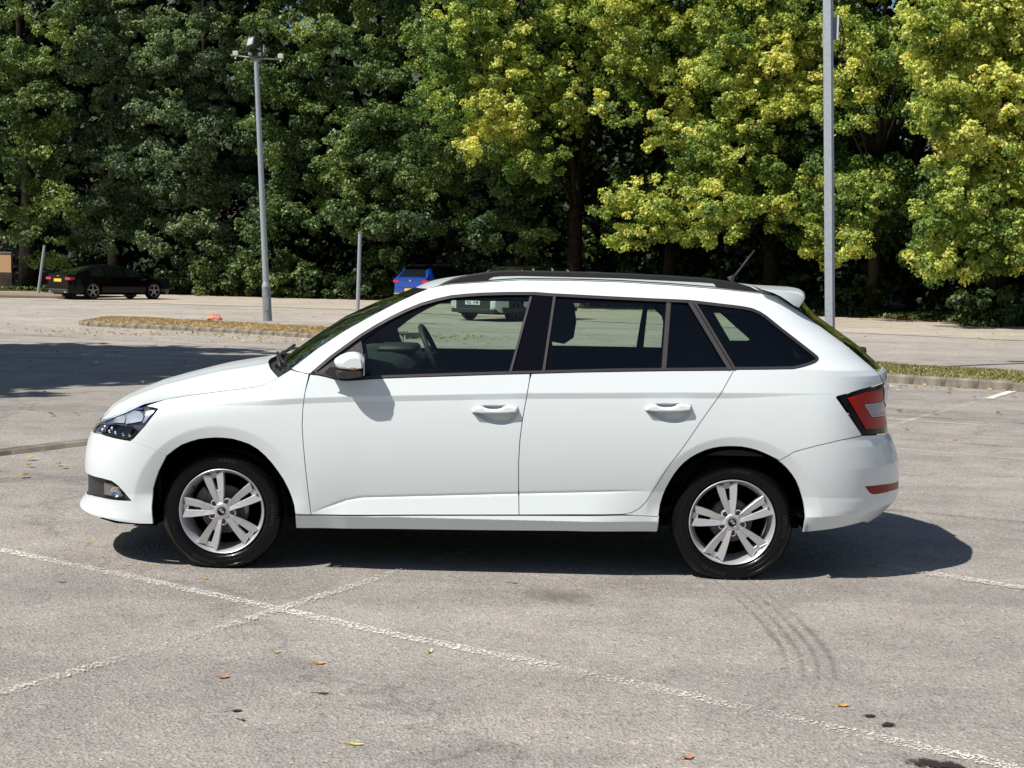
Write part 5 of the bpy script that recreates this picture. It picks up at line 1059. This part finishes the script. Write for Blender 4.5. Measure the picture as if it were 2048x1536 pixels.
# ------------------------------------------------------------------ trees
def px_at(x, y, Y):
    d = _F+_R2*((x-1024)/2700)-_U2*((y-768)/2700); t = Y/d.y; return np.array([d.x*t, Y, 1.472+d.z*t])
def leaves(name, C_, r, per, size, m, parent, seed, flat=.75, tint=None, droop=.25, kind=None, asp=.70, tv_=.13):
    """leaf cards in clumps: C_ clump centres (n,3), r radii"""
    g = np.random.default_rng(seed); n = len(C_); r = np.asarray(r)*np.ones(n); cnt = np.maximum(6, (per*(r/np.mean(r))**2*g.uniform(.7, 1.3, n)).astype(int))
    idx = np.repeat(np.arange(n), cnt); N = len(idx)
    d = g.normal(0, 1, (N, 3)); d[:, 2] += .35; d /= np.linalg.norm(d, axis=1, keepdims=True)
    rad = g.uniform(.25, 1.0, N)**.45
    # lumpy outline: sub-clumps
    sub_ = g.normal(0, 1, (n*5, 3)); sub_ /= np.linalg.norm(sub_, axis=1, keepdims=True); si = idx*5+g.integers(0, 5, N)
    off = sub_[si]*.62+d*rad[:, None]*.50
    P = C_[idx]+off*r[idx][:, None]*np.array([1.12, 1.0, flat])
    nn = off/np.linalg.norm(off, axis=1, keepdims=True)*.7+g.normal(0, .50, (N, 3))+np.array([-.15, -.25, .50]); nn /= np.linalg.norm(nn, axis=1, keepdims=True)
    a = g.normal(0, 1, (N, 3))+np.array([0, 0, -droop*4]); a -= nn*(a*nn).sum(1, keepdims=True); a /= np.linalg.norm(a, axis=1, keepdims=True)+1e-9
    b = np.cross(nn, a); s = size*g.uniform(.6, 1.25, N)[:, None]
    # four-cornered leaf, slightly folded
    v0 = P-a*s*.5; v1 = P+b*s*asp*.5+nn*s*.10; v2 = P+a*s*.5; v3 = P-b*s*asp*.5+nn*s*.10
    V = np.stack([v0, v1, v2, v3], 1).reshape(-1, 3)
    o = mesh(name, V, np.arange(N*4).reshape(-1, 4), m, parent)
    tv = (tint[idx] if tint is not None else .5)+g.normal(0, tv_, N); at = o.data.attributes.new('tint', 'FLOAT', 'POINT'); at.data.foreach_set('value', np.repeat(np.clip(tv, 0, 1), 4).astype(np.float32))
    if kind: o['kind'] = kind
    return o
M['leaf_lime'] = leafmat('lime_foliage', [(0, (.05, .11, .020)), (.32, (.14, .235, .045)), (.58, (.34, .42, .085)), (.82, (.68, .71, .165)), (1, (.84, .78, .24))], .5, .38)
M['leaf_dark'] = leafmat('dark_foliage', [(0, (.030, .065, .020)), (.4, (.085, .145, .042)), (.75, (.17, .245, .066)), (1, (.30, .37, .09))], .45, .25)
M['leaf_deep'] = leafmat('deep_shade_foliage', [(0, (.012, .026, .008)), (1, (.05, .085, .025))], .6, .1)  # darker copy of the leaf colours, deep shade of the wood painted in
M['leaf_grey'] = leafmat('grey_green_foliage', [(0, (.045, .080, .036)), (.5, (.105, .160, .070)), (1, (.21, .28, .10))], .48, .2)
M['leaf_bush'] = leafmat('bush_foliage', [(0, (.035, .065, .018)), (.5, (.09, .14, .035)), (1, (.24, .28, .08))], .45, .2)
M['bark'] = varied('bark', (.012, .010, .008), (.034, .027, .020), 3.5, .95, .9, .03, spec=.05)
M['bark_l'] = varied('pale_bark', (.04, .034, .026), (.085, .070, .054), 3.5, .95, .9, .03, spec=.05)
class Tree:
    def __init__(s, px, Y, lm, bark='bark', r=.30, lean=0.): s.px = px; s.Y = Y; s.lm = lm; s.C = []; s.r = []; s.t = []; s.bark = bark; s.R = r; s.lean = lean
def build_tree(tr, name, label, cat, group, per, size, seed, limbs=9, flat=.8, zmax=16., tv_=.13, back=0.):
    g = random.Random(seed); bp = px_at(tr.px, 600, tr.Y+back); base = Vector((bp[0], tr.Y+back, 0)); root = empty(name, base); tag(root, label, cat, group)
    C_ = np.array(tr.C) if tr.C else np.zeros((1, 3)); rel = C_-np.array(base)
    H = min(zmax, max(6., rel[:, 2].max()*.86)); pts = []; k = 10; x = y = 0.
    for i in range(k+1):
        f = i/k; pts.append(Vector((x+tr.lean*f, y, H*f-.1*(i == 0)))); x += g.uniform(-.12, .12); y += g.uniform(-.1, .1)
    b = MB(); b.tube(pts, [tr.R*(1.25 if i == 0 else 1-.80*i/k) for i in range(k+1)], 10); b.build('trunk', M[tr.bark], root, smooth=True)
    order = list(range(len(rel))); g.shuffle(order)
    lb = MB()
    for q in order[:limbs]:
        c = Vector(rel[q]); z0 = max(.8, min(H*.9, c.z*.62)); i = min(k-1, int(z0/H*k)); s0 = pts[i].lerp(pts[i+1], .5); mid = s0.lerp(c, .5)+Vector((g.uniform(-.2, .2), g.uniform(-.2, .2), .30)); r0 = tr.R*.26
        lb.tube([s0, s0.lerp(mid, .5)+Vector((0, 0, .1)), mid, mid.lerp(c, .6), c], [r0, r0*.8, r0*.6, r0*.4, r0*.15], 5, cap=False)
    if limbs: lb.build('limbs', M[tr.bark], root, smooth=True)['kind'] = 'stuff'
    leaves('crown', rel, tr.r, per, size, M[tr.lm], root, seed, flat, np.array(tr.t) if tr.t else None, tv_=tv_)
    return root
G_ = random.Random(5)
# yellow-green trees on the right: sprays of foliage hanging from the limbs
lime = [Tree(1155, 55, 'leaf_lime', r=.36, lean=-.7), Tree(1335, 53.5, 'leaf_lime', r=.28), Tree(1545, 51, 'leaf_lime', r=.33), Tree(1738, 47.5, 'leaf_lime', 'bark_l', r=.22), Tree(1985, 43, 'leaf_lime', r=.33)]
SPR = {0: [(965, 60, 85, 60, .45), (1010, 150, 75, 70, .72), (1000, 225, 75, 60, .78), (955, 290, 45, 38, .85), (1085, 235, 80, 60, .48), (1070, 110, 95, 80, .50), (1180, 40, 95, 60, .55), (1215, 150, 60, 55, .55), (905, 120, 55, 60, .30), (885, 215, 50, 60, .30), (1070, 310, 75, 40, .38), (1120, 175, 60, 45, .60), (900, 40, 60, 50, .40), (1000, -60, 120, 70, .5), (1180, -70, 100, 60, .5), (1060, 340, 45, 25, .35)],
       1: [(1250, 15, 75, 55, .55), (1310, 85, 80, 70, .55), (1390, 40, 80, 65, .62), (1370, 165, 75, 55, .66), (1240, 215, 45, 40, .40), (1345, 265, 50, 60, .78), (1290, 395, 85, 40, .60), (1225, 410, 40, 35, .45), (1400, 350, 80, 55, .50), (1290, 445, 70, 38, .62), (1370, 440, 90, 45, .48), (1390, 280, 60, 60, .40), (1330, -70, 130, 60, .5), (1240, 100, 40, 40, .5), (1250, 480, 40, 18, .5)],
       2: [(1480, 50, 80, 70, .48), (1560, 120, 95, 75, .82), (1620, 55, 60, 60, .50), (1515, 215, 95, 60, .72), (1600, 200, 70, 60, .80), (1465, 300, 70, 55, .42), (1570, 320, 75, 45, .38), (1510, 425, 80, 36, .50), (1600, 390, 70, 45, .45), (1640, 455, 50, 36, .50), (1655, 510, 52, 22, .70), (1440, 400, 70, 40, .58), (1450, 160, 60, 60, .45), (1540, 10, 80, 40, .55), (1530, -80, 120, 60, .5), (1440, 470, 55, 22, .45)],
       3: [(1695, 60, 55, 50, .60), (1715, 160, 60, 60, .72), (1800, 80, 45, 50, .42), (1775, 150, 45, 35, .48), (1690, 230, 50, 35, .45), (1725, 400, 60, 45, .35), (1745, 370, 40, 25, .5), (1700, 490, 48, 28, .55), (1760, -50, 90, 40, .5), (1690, 370, 40, 30, .35)],
       4: [(1895, 40, 85, 65, .60), (1990, 60, 85, 85, .72), (1850, 140, 50, 38, .66), (1925, 165, 72, 55, .62), (2015, 195, 70, 80, .78), (1862, 225, 50, 36, .48), (1945, 275, 75, 55, .72), (2025, 330, 60, 70, .62), (1905, 340, 50, 38, .50), (1960, 395, 85, 55, .55), (1870, 425, 42, 36, .34), (1935, 470, 80, 45, .40), (1865, 510, 50, 26, .55), (2010, 490, 70, 55, .40), (1900, 545, 50, 16, .62), (1980, -60, 130, 60, .6), (2110, 100, 80, 90, .6), (2110, 300, 80, 100, .6), (2100, 460, 70, 70, .5)]}
for ti, L in SPR.items():
    tr = lime[ti]
    for (cx, cy, rx, ry, tn) in L:
        k = max(8, int(rx*ry/95))
        for _ in range(k):
            while True:
                a, b = G_.uniform(-1, 1), G_.uniform(-1, 1)
                if a*a+b*b < 1: break
            dep = tr.Y-1.6-2.2*G_.random()+(1-(a*a+b*b))*-.8
            p = px_at(cx+a*rx*1.04, cy+b*ry*1.04, dep); rr = G_.uniform(.16, .42)
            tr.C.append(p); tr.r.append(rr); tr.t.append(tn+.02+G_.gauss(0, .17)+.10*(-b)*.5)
    # inner, shaded foliage behind the sprays and above the frame
    for _ in range(60):
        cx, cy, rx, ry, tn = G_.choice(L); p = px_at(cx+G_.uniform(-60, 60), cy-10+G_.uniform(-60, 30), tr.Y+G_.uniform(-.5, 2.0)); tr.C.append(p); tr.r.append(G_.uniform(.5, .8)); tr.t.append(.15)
    for _ in range(26):
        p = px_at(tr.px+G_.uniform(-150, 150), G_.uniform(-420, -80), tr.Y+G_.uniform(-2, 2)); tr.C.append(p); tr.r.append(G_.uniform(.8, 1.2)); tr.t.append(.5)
LBL = ['leftmost of the yellow-green trees, its thick trunk showing between hanging sprays', 'second yellow-green tree from the left, above the middle of the roof rails', 'brightest yellow tree, just left of the tall square column', 'thin pale-barked tree just right of the tall square column', 'yellow-green tree at the right edge of the photo']
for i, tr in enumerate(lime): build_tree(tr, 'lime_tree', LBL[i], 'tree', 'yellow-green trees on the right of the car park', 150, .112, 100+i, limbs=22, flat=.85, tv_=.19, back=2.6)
# dark trees: a continuous wall of crowns on the left and behind the pale ones
dark = [Tree(62, 66, 'leaf_dark', r=.46), Tree(235, 67.5, 'leaf_grey', r=.40), Tree(410, 66.5, 'leaf_grey', r=.36), Tree(580, 65, 'leaf_dark', r=.34), Tree(745, 63, 'leaf_dark', r=.33), Tree(905, 61, 'leaf_dark', r=.3), Tree(1040, 60, 'leaf_dark', r=.3)]
for tr in dark: tr.lo = tr.px
cells = []
for cx in range(-40, 1130, 52):
    for cy in range(-260, 545, 46):
        x = cx+G_.uniform(-26, 26); y = cy+G_.uniform(-22, 22)
        if x > 870 and y < 200 and G_.random() < .6: continue
        if G_.random() < (.06 if y > 0 else .03): continue
        if y > 478 and G_.random() < (.8 if y > 505 else .5): continue
        if x < 100 and (y > 455 or (y < 90 and G_.random() < .45) or (y > 330 and G_.random() < .4)): continue
        tr = min(dark, key=lambda t: abs(t.px-x)+G_.uniform(-25, 25)); cells.append((x, y, tr))
for x, y in ((60, 110), (60, 190), (62, 270), (55, 340), (75, 400), (50, 440), (225, 330), (230, 400), (215, 250), (240, 455), (405, 200), (400, 300), (410, 120), (230, 150)):
    cells.append((x, y, min(dark, key=lambda t: abs(t.px-x))))
for x, y, tr in cells:
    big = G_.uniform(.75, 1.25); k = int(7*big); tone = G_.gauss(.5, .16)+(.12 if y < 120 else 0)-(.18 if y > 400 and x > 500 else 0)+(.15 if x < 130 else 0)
    dpt = -G_.random()*3.2
    for _ in range(k):
        a = G_.uniform(0, 6.28); q = math.sqrt(G_.random()); 
        p = px_at(x+math.cos(a)*q*40*big, y+math.sin(a)*q*30*big, tr.Y-1.5+dpt+G_.uniform(-.5, .9)+q*.8)
        if p[2] < .7: continue
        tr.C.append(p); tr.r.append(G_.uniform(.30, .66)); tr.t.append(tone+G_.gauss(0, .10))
DL = ['large dark tree with a thick shaded trunk at the left edge', 'broad grey-green tree above the black saloon', 'grey-green tree rising directly behind the floodlight on the lamp post', 'dark green tree just right of the tall lamp post', 'dark green tree behind the plain post, above the bonnet of the estate car', 'dark green tree above the blue crossover', 'dark green tree filling the shade below the leftmost yellow-green tree']
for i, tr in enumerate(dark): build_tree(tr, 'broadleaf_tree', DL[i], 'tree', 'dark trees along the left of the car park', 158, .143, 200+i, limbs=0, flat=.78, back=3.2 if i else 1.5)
# second rank behind the pale trees, in deep shade
back = [Tree(1190, 64, 'leaf_dark', r=.3), Tree(1400, 62, 'leaf_dark', r=.3), Tree(1610, 59, 'leaf_dark', r=.3), Tree(1830, 55, 'leaf_dark', r=.3), Tree(2060, 51, 'leaf_dark', r=.3), Tree(2290, 46, 'leaf_dark', r=.3), Tree(2520, 42, 'leaf_dark', r=.3)]
for tr in back:
    for _ in range(150):
        x = tr.px+G_.uniform(-130, 130); y = G_.uniform(-330, 500)
        if 1735 < x < 1815 and y < 60: continue
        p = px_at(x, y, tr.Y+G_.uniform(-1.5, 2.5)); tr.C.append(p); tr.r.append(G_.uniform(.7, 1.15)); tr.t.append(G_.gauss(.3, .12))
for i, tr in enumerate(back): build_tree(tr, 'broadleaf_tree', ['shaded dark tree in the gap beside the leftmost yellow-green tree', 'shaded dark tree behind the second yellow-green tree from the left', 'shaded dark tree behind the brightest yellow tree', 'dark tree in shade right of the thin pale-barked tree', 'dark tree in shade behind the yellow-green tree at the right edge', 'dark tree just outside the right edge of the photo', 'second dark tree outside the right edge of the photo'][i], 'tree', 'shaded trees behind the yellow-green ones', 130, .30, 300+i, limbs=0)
# dense wood further back
C_ = []; r_ = []
for _ in range(3200):
    x = G_.uniform(-500, 2550); Y = (78 if x < 1000 else 78-(x-1000)*.018)+G_.uniform(-3, 9); p = px_at(x, 600-G_.random()**.8*900, Y)
    if (1738 < x < 1812 and p[2] > 13.2*Y/70*.8) or (x < 260 and p[2] > 12.2 and G_.random() < .6) or (540 < x < 700 and p[2] > 14): continue
    if p[2] < .3: continue
    if x < 50 and p[2] < 4: continue
    C_.append(p); r_.append(G_.uniform(1.0, 1.9))
for _ in range(1500):
    x = G_.uniform(-60, 1200); p = px_at(x, G_.uniform(-60, 330), G_.uniform(72, 77))
    if (x < 260 and G_.random() < .35) or (555 < x < 640 and p[2] > 13.5): continue
    C_.append(p); r_.append(G_.uniform(.8, 1.3))
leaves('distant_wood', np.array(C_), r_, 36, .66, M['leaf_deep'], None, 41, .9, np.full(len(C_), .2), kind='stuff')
# undergrowth: a ragged wall of leaves tinted dark as shade under the crowns
wl_ = [(-26, 70.5), (-17, 71.5), (-12.2, 70.2), (-6.3, 66.4), (0, 62.5), (7, 59), (13.5, 54.0), (18.5, 46.0), (27, 37)]; U_ = []
for _ in range(2300):
    k = G_.randrange(len(wl_)-1); f = G_.random(); a = wl_[k]; b = wl_[k+1]; d = Vector((b[0]-a[0], b[1]-a[1])).normalized(); o_ = G_.uniform(1.5, 6.5); z = 7.5*G_.random()**1.1
    q = (a[0]+(b[0]-a[0])*f-d.y*o_, a[1]+(b[1]-a[1])*f+d.x*o_, z)
    if q[0] < -23.5 and z < 3: continue
    U_.append(q)
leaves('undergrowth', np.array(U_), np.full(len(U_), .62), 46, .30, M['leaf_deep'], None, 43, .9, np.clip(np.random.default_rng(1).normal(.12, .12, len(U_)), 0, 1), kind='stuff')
# bushes and undergrowth along the wood edge
def bush(label, cx, cy, rx, h, Y, n, m='leaf_bush', seed=0, size=.17, tint=.5, nm='bush'):
    g = random.Random(seed); b0 = px_at(cx, 600, Y); root = empty(nm, (b0[0], Y, 0)); tag(root, label, 'bush', 'bushes along the foot of the wood')
    C_ = []; r_ = []; t_ = []
    for _ in range(n):
        a = g.uniform(-1, 1); f = g.random(); z = h*f*(1-a*a*.55)+.12; C_.append((a*rx, g.uniform(-.9, .9), z)); r_.append(g.uniform(.22, .42)); t_.append(tint+g.gauss(0, .12))
    leaves('foliage', np.array(C_), r_, 90, size, M[m], root, seed, .85, np.array(t_))
    s = MB()
    for c in C_[::max(1, n//8)]: s.tube([(c[0]*.4, c[1]*.5, 0), (c[0]*.8, c[1]*.8, c[2]*.6), c], [.03, .02, .008], 5, cap=False)
    s.build('stems', M['bark'], root)['kind'] = 'stuff'
for i, a in enumerate([('leafy bush in the shade right behind the front of the black saloon', 345, 0, 1.3, 1.2, 65, 26), ('pale green bush immediately left of the foot of the tall lamp post', 455, 0, 1.4, 2.3, 63.5, 60), ('broad bush behind the foot of the tall lamp post', 565, 0, 1.7, 1.9, 62.5, 60), ('low dark bush between the tall lamp post and the plain post', 650, 0, 1.2, .9, 62, 26), ('dark bush behind the plain post', 735, 0, 1.2, 1.5, 61.5, 30), ('bush just right of the roof of the blue crossover', 930, 0, 1.5, 2.3, 61, 44), ('shaded bush behind the front of the roof rails', 1060, 0, 1.5, 2.2, 59.5, 34), ('shaded bush above the middle of the roof rails', 1220, 0, 1.5, 1.7, 58, 28), ('shaded bush left of the roof aerial', 1380, 0, 1.4, 1.6, 56, 26), ('shaded bush left of the square column, behind the spoiler', 1580, 0, 1.2, 1.5, 54, 24), ('shaded bush just right of the square column', 1730, 0, 1.1, 1.4, 50, 24), ('low shaded bush at the right edge of the photo', 2010, 0, 1.3, 1.3, 42, 24)]): bush(*a, seed=500+i, tint=.42 if i in (1, 2) else .1)  # most bushes get a dark leaf tint as painted shade
# ground cover, leaf litter and dead branches at the edge of the wood
ge = np.random.default_rng(9); E_ = []; 
edge_in = [(-25, 65.5), (-17, 66.5), (-12.2, 65.2), (-6.3, 61.4), (0, 57.5), (6, 54.5), (11.94, 50.0), (16.0, 42.0), (24, 34)]
for _ in range(2600):
    k = ge.integers(0, len(edge_in)-1); f = ge.random(); a = np.array(edge_in[k]); b = np.array(edge_in[k+1]); p = a+(b-a)*f; d = (b-a)/np.linalg.norm(b-a); nrm = np.array([-d[1], d[0]]); q = p+nrm*ge.uniform(.0, 7.); E_.append((q[0], q[1], .05+.1*ge.random()))
leaves('ground_cover', np.array(E_), np.full(len(E_), .24), 12, .17, M['leaf_bush'], None, 77, .45, np.full(len(E_), .25), kind='stuff')
M['deadleaf'] = leafmat('dead_leaves', [(0, (.10, .055, .025)), (.4, (.26, .15, .06)), (.75, (.48, .36, .13)), (1, (.70, .60, .30))], .7, .15)
def litter(name, pts, size, seed, tint, lift=.012, kind='stuff', spread=0.):
    g = np.random.default_rng(seed); P = np.array(pts); n = len(P); nn = np.stack([g.normal(0, .28, n), g.normal(0, .28, n), np.ones(n)], 1); nn /= np.linalg.norm(nn, axis=1, keepdims=True)
    a = g.normal(0, 1, (n, 3)); a -= nn*(a*nn).sum(1, keepdims=True); a /= np.linalg.norm(a, axis=1, keepdims=True); b = np.cross(nn, a); s = size*g.uniform(.55, 1.4, n)[:, None]
    P = P+np.array([0, 0, lift]); V = np.stack([P-a*s*.5, P+b*s*.34+nn*s*.16, P+a*s*.5, P-b*s*.34+nn*s*.14], 1).reshape(-1, 3)
    o = mesh(name, V, np.array([[4*i, 4*i+1, 4*i+2, 4*i, 4*i+2, 4*i+3] for i in range(n)]).reshape(-1, 3), M['deadleaf'], None); o['kind'] = kind
    at = o.data.attributes.new('tint', 'FLOAT', 'POINT'); at.data.foreach_set('value', np.repeat(np.clip(tint+g.normal(0, .2, n), 0, 1), 4).astype(np.float32)); return o
pts = []
for _ in range(4200):
    k = ge.integers(0, len(edge_in)-1); f = ge.random(); a = np.array(edge_in[k]); b = np.array(edge_in[k+1]); p = a+(b-a)*f; d = (b-a)/np.linalg.norm(b-a); nrm = np.array([-d[1], d[0]]); q = p+nrm*(ge.exponential(1.4)-.5); pts.append((q[0], q[1], .02))
litter('leaf_litter', pts, .14, 3, .35)
pts = []
for _ in range(520):
    Y = ge.uniform(9.5, 46)**1.0; px = ge.uniform(0, 2048); p = px_at(px, 600, Y); pts.append((p[0], Y, .008))
for (cx, cy, sx, sy, n_) in ((-2.0, 29.0, 1.3, .5, 260), (-8.8, 28.6, 1.6, 1.0, 160), (-6.0, 28.0, 2.2, .45, 200), (-3.9, 26.4, 1.2, .5, 90), (5.8, 18.0, 2.2, .25, 110), (-4.3, 9.4, .5, .35, 36)):
    for _ in range(n_): pts.append((cx+ge.normal(0, sx), cy+ge.normal(0, sy)-.35*(0), .008))
litter('scattered_leaves', pts, .070, 4, .72)
# tree belt on the far side of the car park, behind the viewpoint
for i, (x, y, h) in enumerate(((-30, -34, 13), (-21, -37, 15), (-12, -35, 12.5), (-3.5, -38, 14.5), (6, -36, 13), (15, -38, 15.5), (24, -35, 13), (33, -33, 14), (-40, -22, 14), (42, -20, 13))):
    root = empty('broadleaf_tree', (x, y, 0)); tag(root, ['first', 'second', 'third', 'fourth', 'fifth', 'sixth', 'seventh', 'eighth', 'outermost left', 'outermost right'][i]+' broad tree in the belt behind the viewpoint, counted from the left', 'tree', 'trees behind the viewpoint')
    g = random.Random(950+i); C_ = []; r_ = []
    for _ in range(46):
        while True:
            v = Vector((g.uniform(-1, 1), g.uniform(-1, 1), g.uniform(-1, 1)))
            if v.length < 1: break
        C_.append((v.x*5.2, v.y*3.2, h*.55+v.z*h*.45)); r_.append(g.uniform(1.1, 1.9))
    leaves('crown', np.array(C_), r_, 46, .75, M['leaf_dark'], root, 960+i, .85, np.full(len(C_), .4))
    b = MB(); b.tube([(0, 0, -.1), (.1, 0, h*.3), (0, .1, h*.7)], [.38, .28, .1], 8); b.build('trunk', M['bark'], root, smooth=True)
# trees out of the frame whose shade falls across the left of the car park
M['leaf_out'] = M['leaf_dark']
for i, (x, y, z, rr, lab) in enumerate(((-14.3, 15.2, 9.2, 5.4, 'spreading tree just outside the left edge that shades the asphalt'), (-21.5, 17.0, 9.0, 5.0, 'second spreading tree, further outside the left edge of the photo'))):
    root = empty('broadleaf_tree', (x, y, 0)); tag(root, lab, 'tree'); C_ = []; r_ = []
    g = random.Random(900+i)
    for _ in range(270):
        while True:
            v = Vector((g.uniform(-1, 1), g.uniform(-1, 1), g.uniform(-1, 1)))
            if .25 < v.length < 1: break
        C_.append((v.x*rr*.92, v.y*rr*.92, z+v.z*rr*.78)); r_.append(g.uniform(.7, 1.15))
    leaves('crown', np.array(C_), r_, 110, .34, M['leaf_out'], root, 901+i, .8, np.full(len(C_), .4))
    b = MB(); b.tube([(0, 0, -.1), (.1, 0, 3), (0, .1, 6), (.1, 0, 10)], [.38, .30, .22, .1], 10); b.build('trunk', M['bark'], root, smooth=True)

# ------------------------------------------------------------------ fallen leaves one can pick out, and bits on the ground
def leaf_obj(px, py, L, wd, col, ang, curl, label, up=0.):
    p = ground_px(px, py); b = MB(); n = 7; g = random.Random(int(px*7+py)); V = []
    for i in range(n+1):
        f = i/n; w = wd/2*math.sin(math.pi*min(1, f*.93+.05))**.75*(1 if f < .98 else .2); x = (f-.5)*L; z = curl*(2*f-1)**2; c = .35*w
        V += [(x, -w*(.9+.2*g.random()), z+c*.9), (x, -w*.45, z+c*.25), (x, 0, z), (x, w*.45, z+c*.3), (x, w*(.9+.2*g.random()), z+c)]
    F = [(i*5+j, i*5+j+1, (i+1)*5+j+1, (i+1)*5+j) for i in range(n) for j in range(4)]; b.add(V, F)
    b.tube([(-L/2, 0, curl+.001), (-L/2-.012, .003, curl*.6+.001), (-L/2-.024, .006, .002)], .0011, 4)
    nm = 'leaf_%s' % '_'.join('%02d' % int(c*99) for c in col)
    m = bpy.data.materials.get(nm) or varied(nm, tuple(c*.75 for c in col), col, 60, .65, .3, .002)
    o = b.build('fallen_leaf', m, None, smooth=True); o.location = (p.x, p.y, .001); o.rotation_euler = (up, 0, ang); tag(o, label, 'leaf', 'fallen leaves on the near asphalt')
OR = (.62, .34, .10); YE = (.66, .58, .12); BR = (.36, .14, .06); OB = (.52, .22, .10); PA = (.55, .50, .36); DK = (.03, .028, .03)
for a in [(640, 1328, .040, .026, OR, .1, .006, 'orange curled leaf in the middle foreground, right of the duller orange-brown one'), (447, 1356, .042, .027, OB, .4, .008, 'orange-brown crumpled leaf in the left foreground below the crossing of the painted lines'),
          (125, 1165, .040, .018, BR, .15, .006, 'red-brown leaf at far left just below the long painted line'), (120, 1148, .028, .014, (.45, .42, .12), .5, .006, 'small olive leaf at far left touching the long painted line'), (410, 1158, .034, .016, OR, -.1, .004, 'flat pale orange leaf below the front wheel of the estate car'),
          (312, 1131, .028, .010, YE, .0, .004, 'small yellow leaf left of the front wheel below its shadow'), (258, 1131, .028, .016, PA, .4, .004, 'tiny pale leaf left of the small yellow one below the front bumper'), (42, 1098, .030, .010, YE, 1.0, .008, 'yellow leaf on the painted line at the left edge'),
          (752, 1152, .050, .014, PA, -.3, .004, 'long pale leaf at the end of the short painted line below the front door'), (886, 1139, .030, .012, YE, -.5, .006, 'yellow leaf at the edge of the shadow under the front door'), (552, 1306, .030, .018, (.5, .42, .12), .3, .007, 'dull yellow leaf below the crossing of the painted lines'),
          (860, 1305, .045, .014, (.62, .62, .24), 1.3, .012, 'upright yellow-green leaf near the long painted line in the centre foreground'), (712, 1490, .050, .017, YE, -.15, .005, 'bright yellow leaf at the bottom edge left of centre'), (1158, 1179, .022, .014, OR, .0, .004, 'small orange leaf on the dark stain below the rear door'),
          (1685, 1413, .044, .022, OR, .1, .009, 'orange curled leaf at lower right'), (1376, 1517, .040, .024, OB, .6, .008, 'orange-brown leaf at the bottom edge right of centre'), (1750, 1157, .028, .012, (.55, .40, .10), -.1, .004, 'small ochre leaf at the edge of the shadow behind the rear wheel'),
          (185, 1086, .026, .012, YE, .2, .004, 'small yellow leaf left of the front wheel above the painted line'), (647, 1388, .046, .014, DK, .05, .004, 'black shrivelled leaf below the orange leaf in the middle foreground'), (474, 1423, .036, .020, DK, .4, .003, 'black crumb of debris below the orange-brown leaf in the left foreground'),
          (487, 1442, .018, .012, DK, -.4, .003, 'smallest black crumb in the left foreground'), (1030, 1167, .034, .010, DK, .1, .003, 'dark twig-like leaf at the shadow edge left of the stain'), (1994, 1276, .024, .016, (.60, .45, .30), .3, .003, 'small pinkish leaf at the right edge beyond the tyre marks'), (1842, 1142, .020, .010, OR, .3, .003, 'tiny orange leaf on the asphalt beyond the tail of the shadow')]: leaf_obj(*a)
# grit and leaf crumbs
ge2 = np.random.default_rng(21); pts = []
for _ in range(1500):
    px = ge2.uniform(-40, 2090); py = ge2.uniform(1060, 1560); p = ground_px(px, py); pts.append((p.x, p.y, .001))
M['deadleaf_'] = M['deadleaf']; M['deadleaf'] = leafmat('grit_bits', [(0, (.06, .055, .05)), (.4, (.30, .28, .25)), (.8, (.55, .52, .47)), (1, (.70, .67, .60))], .8, 0)
g_ = litter('grit', pts, .007, 22, .45, .003)
# red crumpled litter on the island
b = MB(); g = random.Random(4)
lv = [(0, .17), (.04, .17), (.09, .14), (.13, .10), (.165, .05)]
for r_, rad in lv:
    for k in range(11):
        t = 2*math.pi*k/11; q = rad*(1+g.uniform(-.22, .22)); b.V.append((q*math.cos(t)*1.05, q*math.sin(t)*.8, r_+g.uniform(-.015, .02)))
for i in range(4):
    for k in range(11): b.F.append((i*11+k, i*11+(k+1) % 11, (i+1)*11+(k+1) % 11, (i+1)*11+k))
b.F.append(tuple(44+k for k in range(11)))
rl_ = b.build('crumpled_bag', M['paper'], None); rl_.location = (-7.12, 32.2, .15); tag(rl_, 'crumpled red plastic bag lying on the dry grass island left of the lamp post', 'litter')
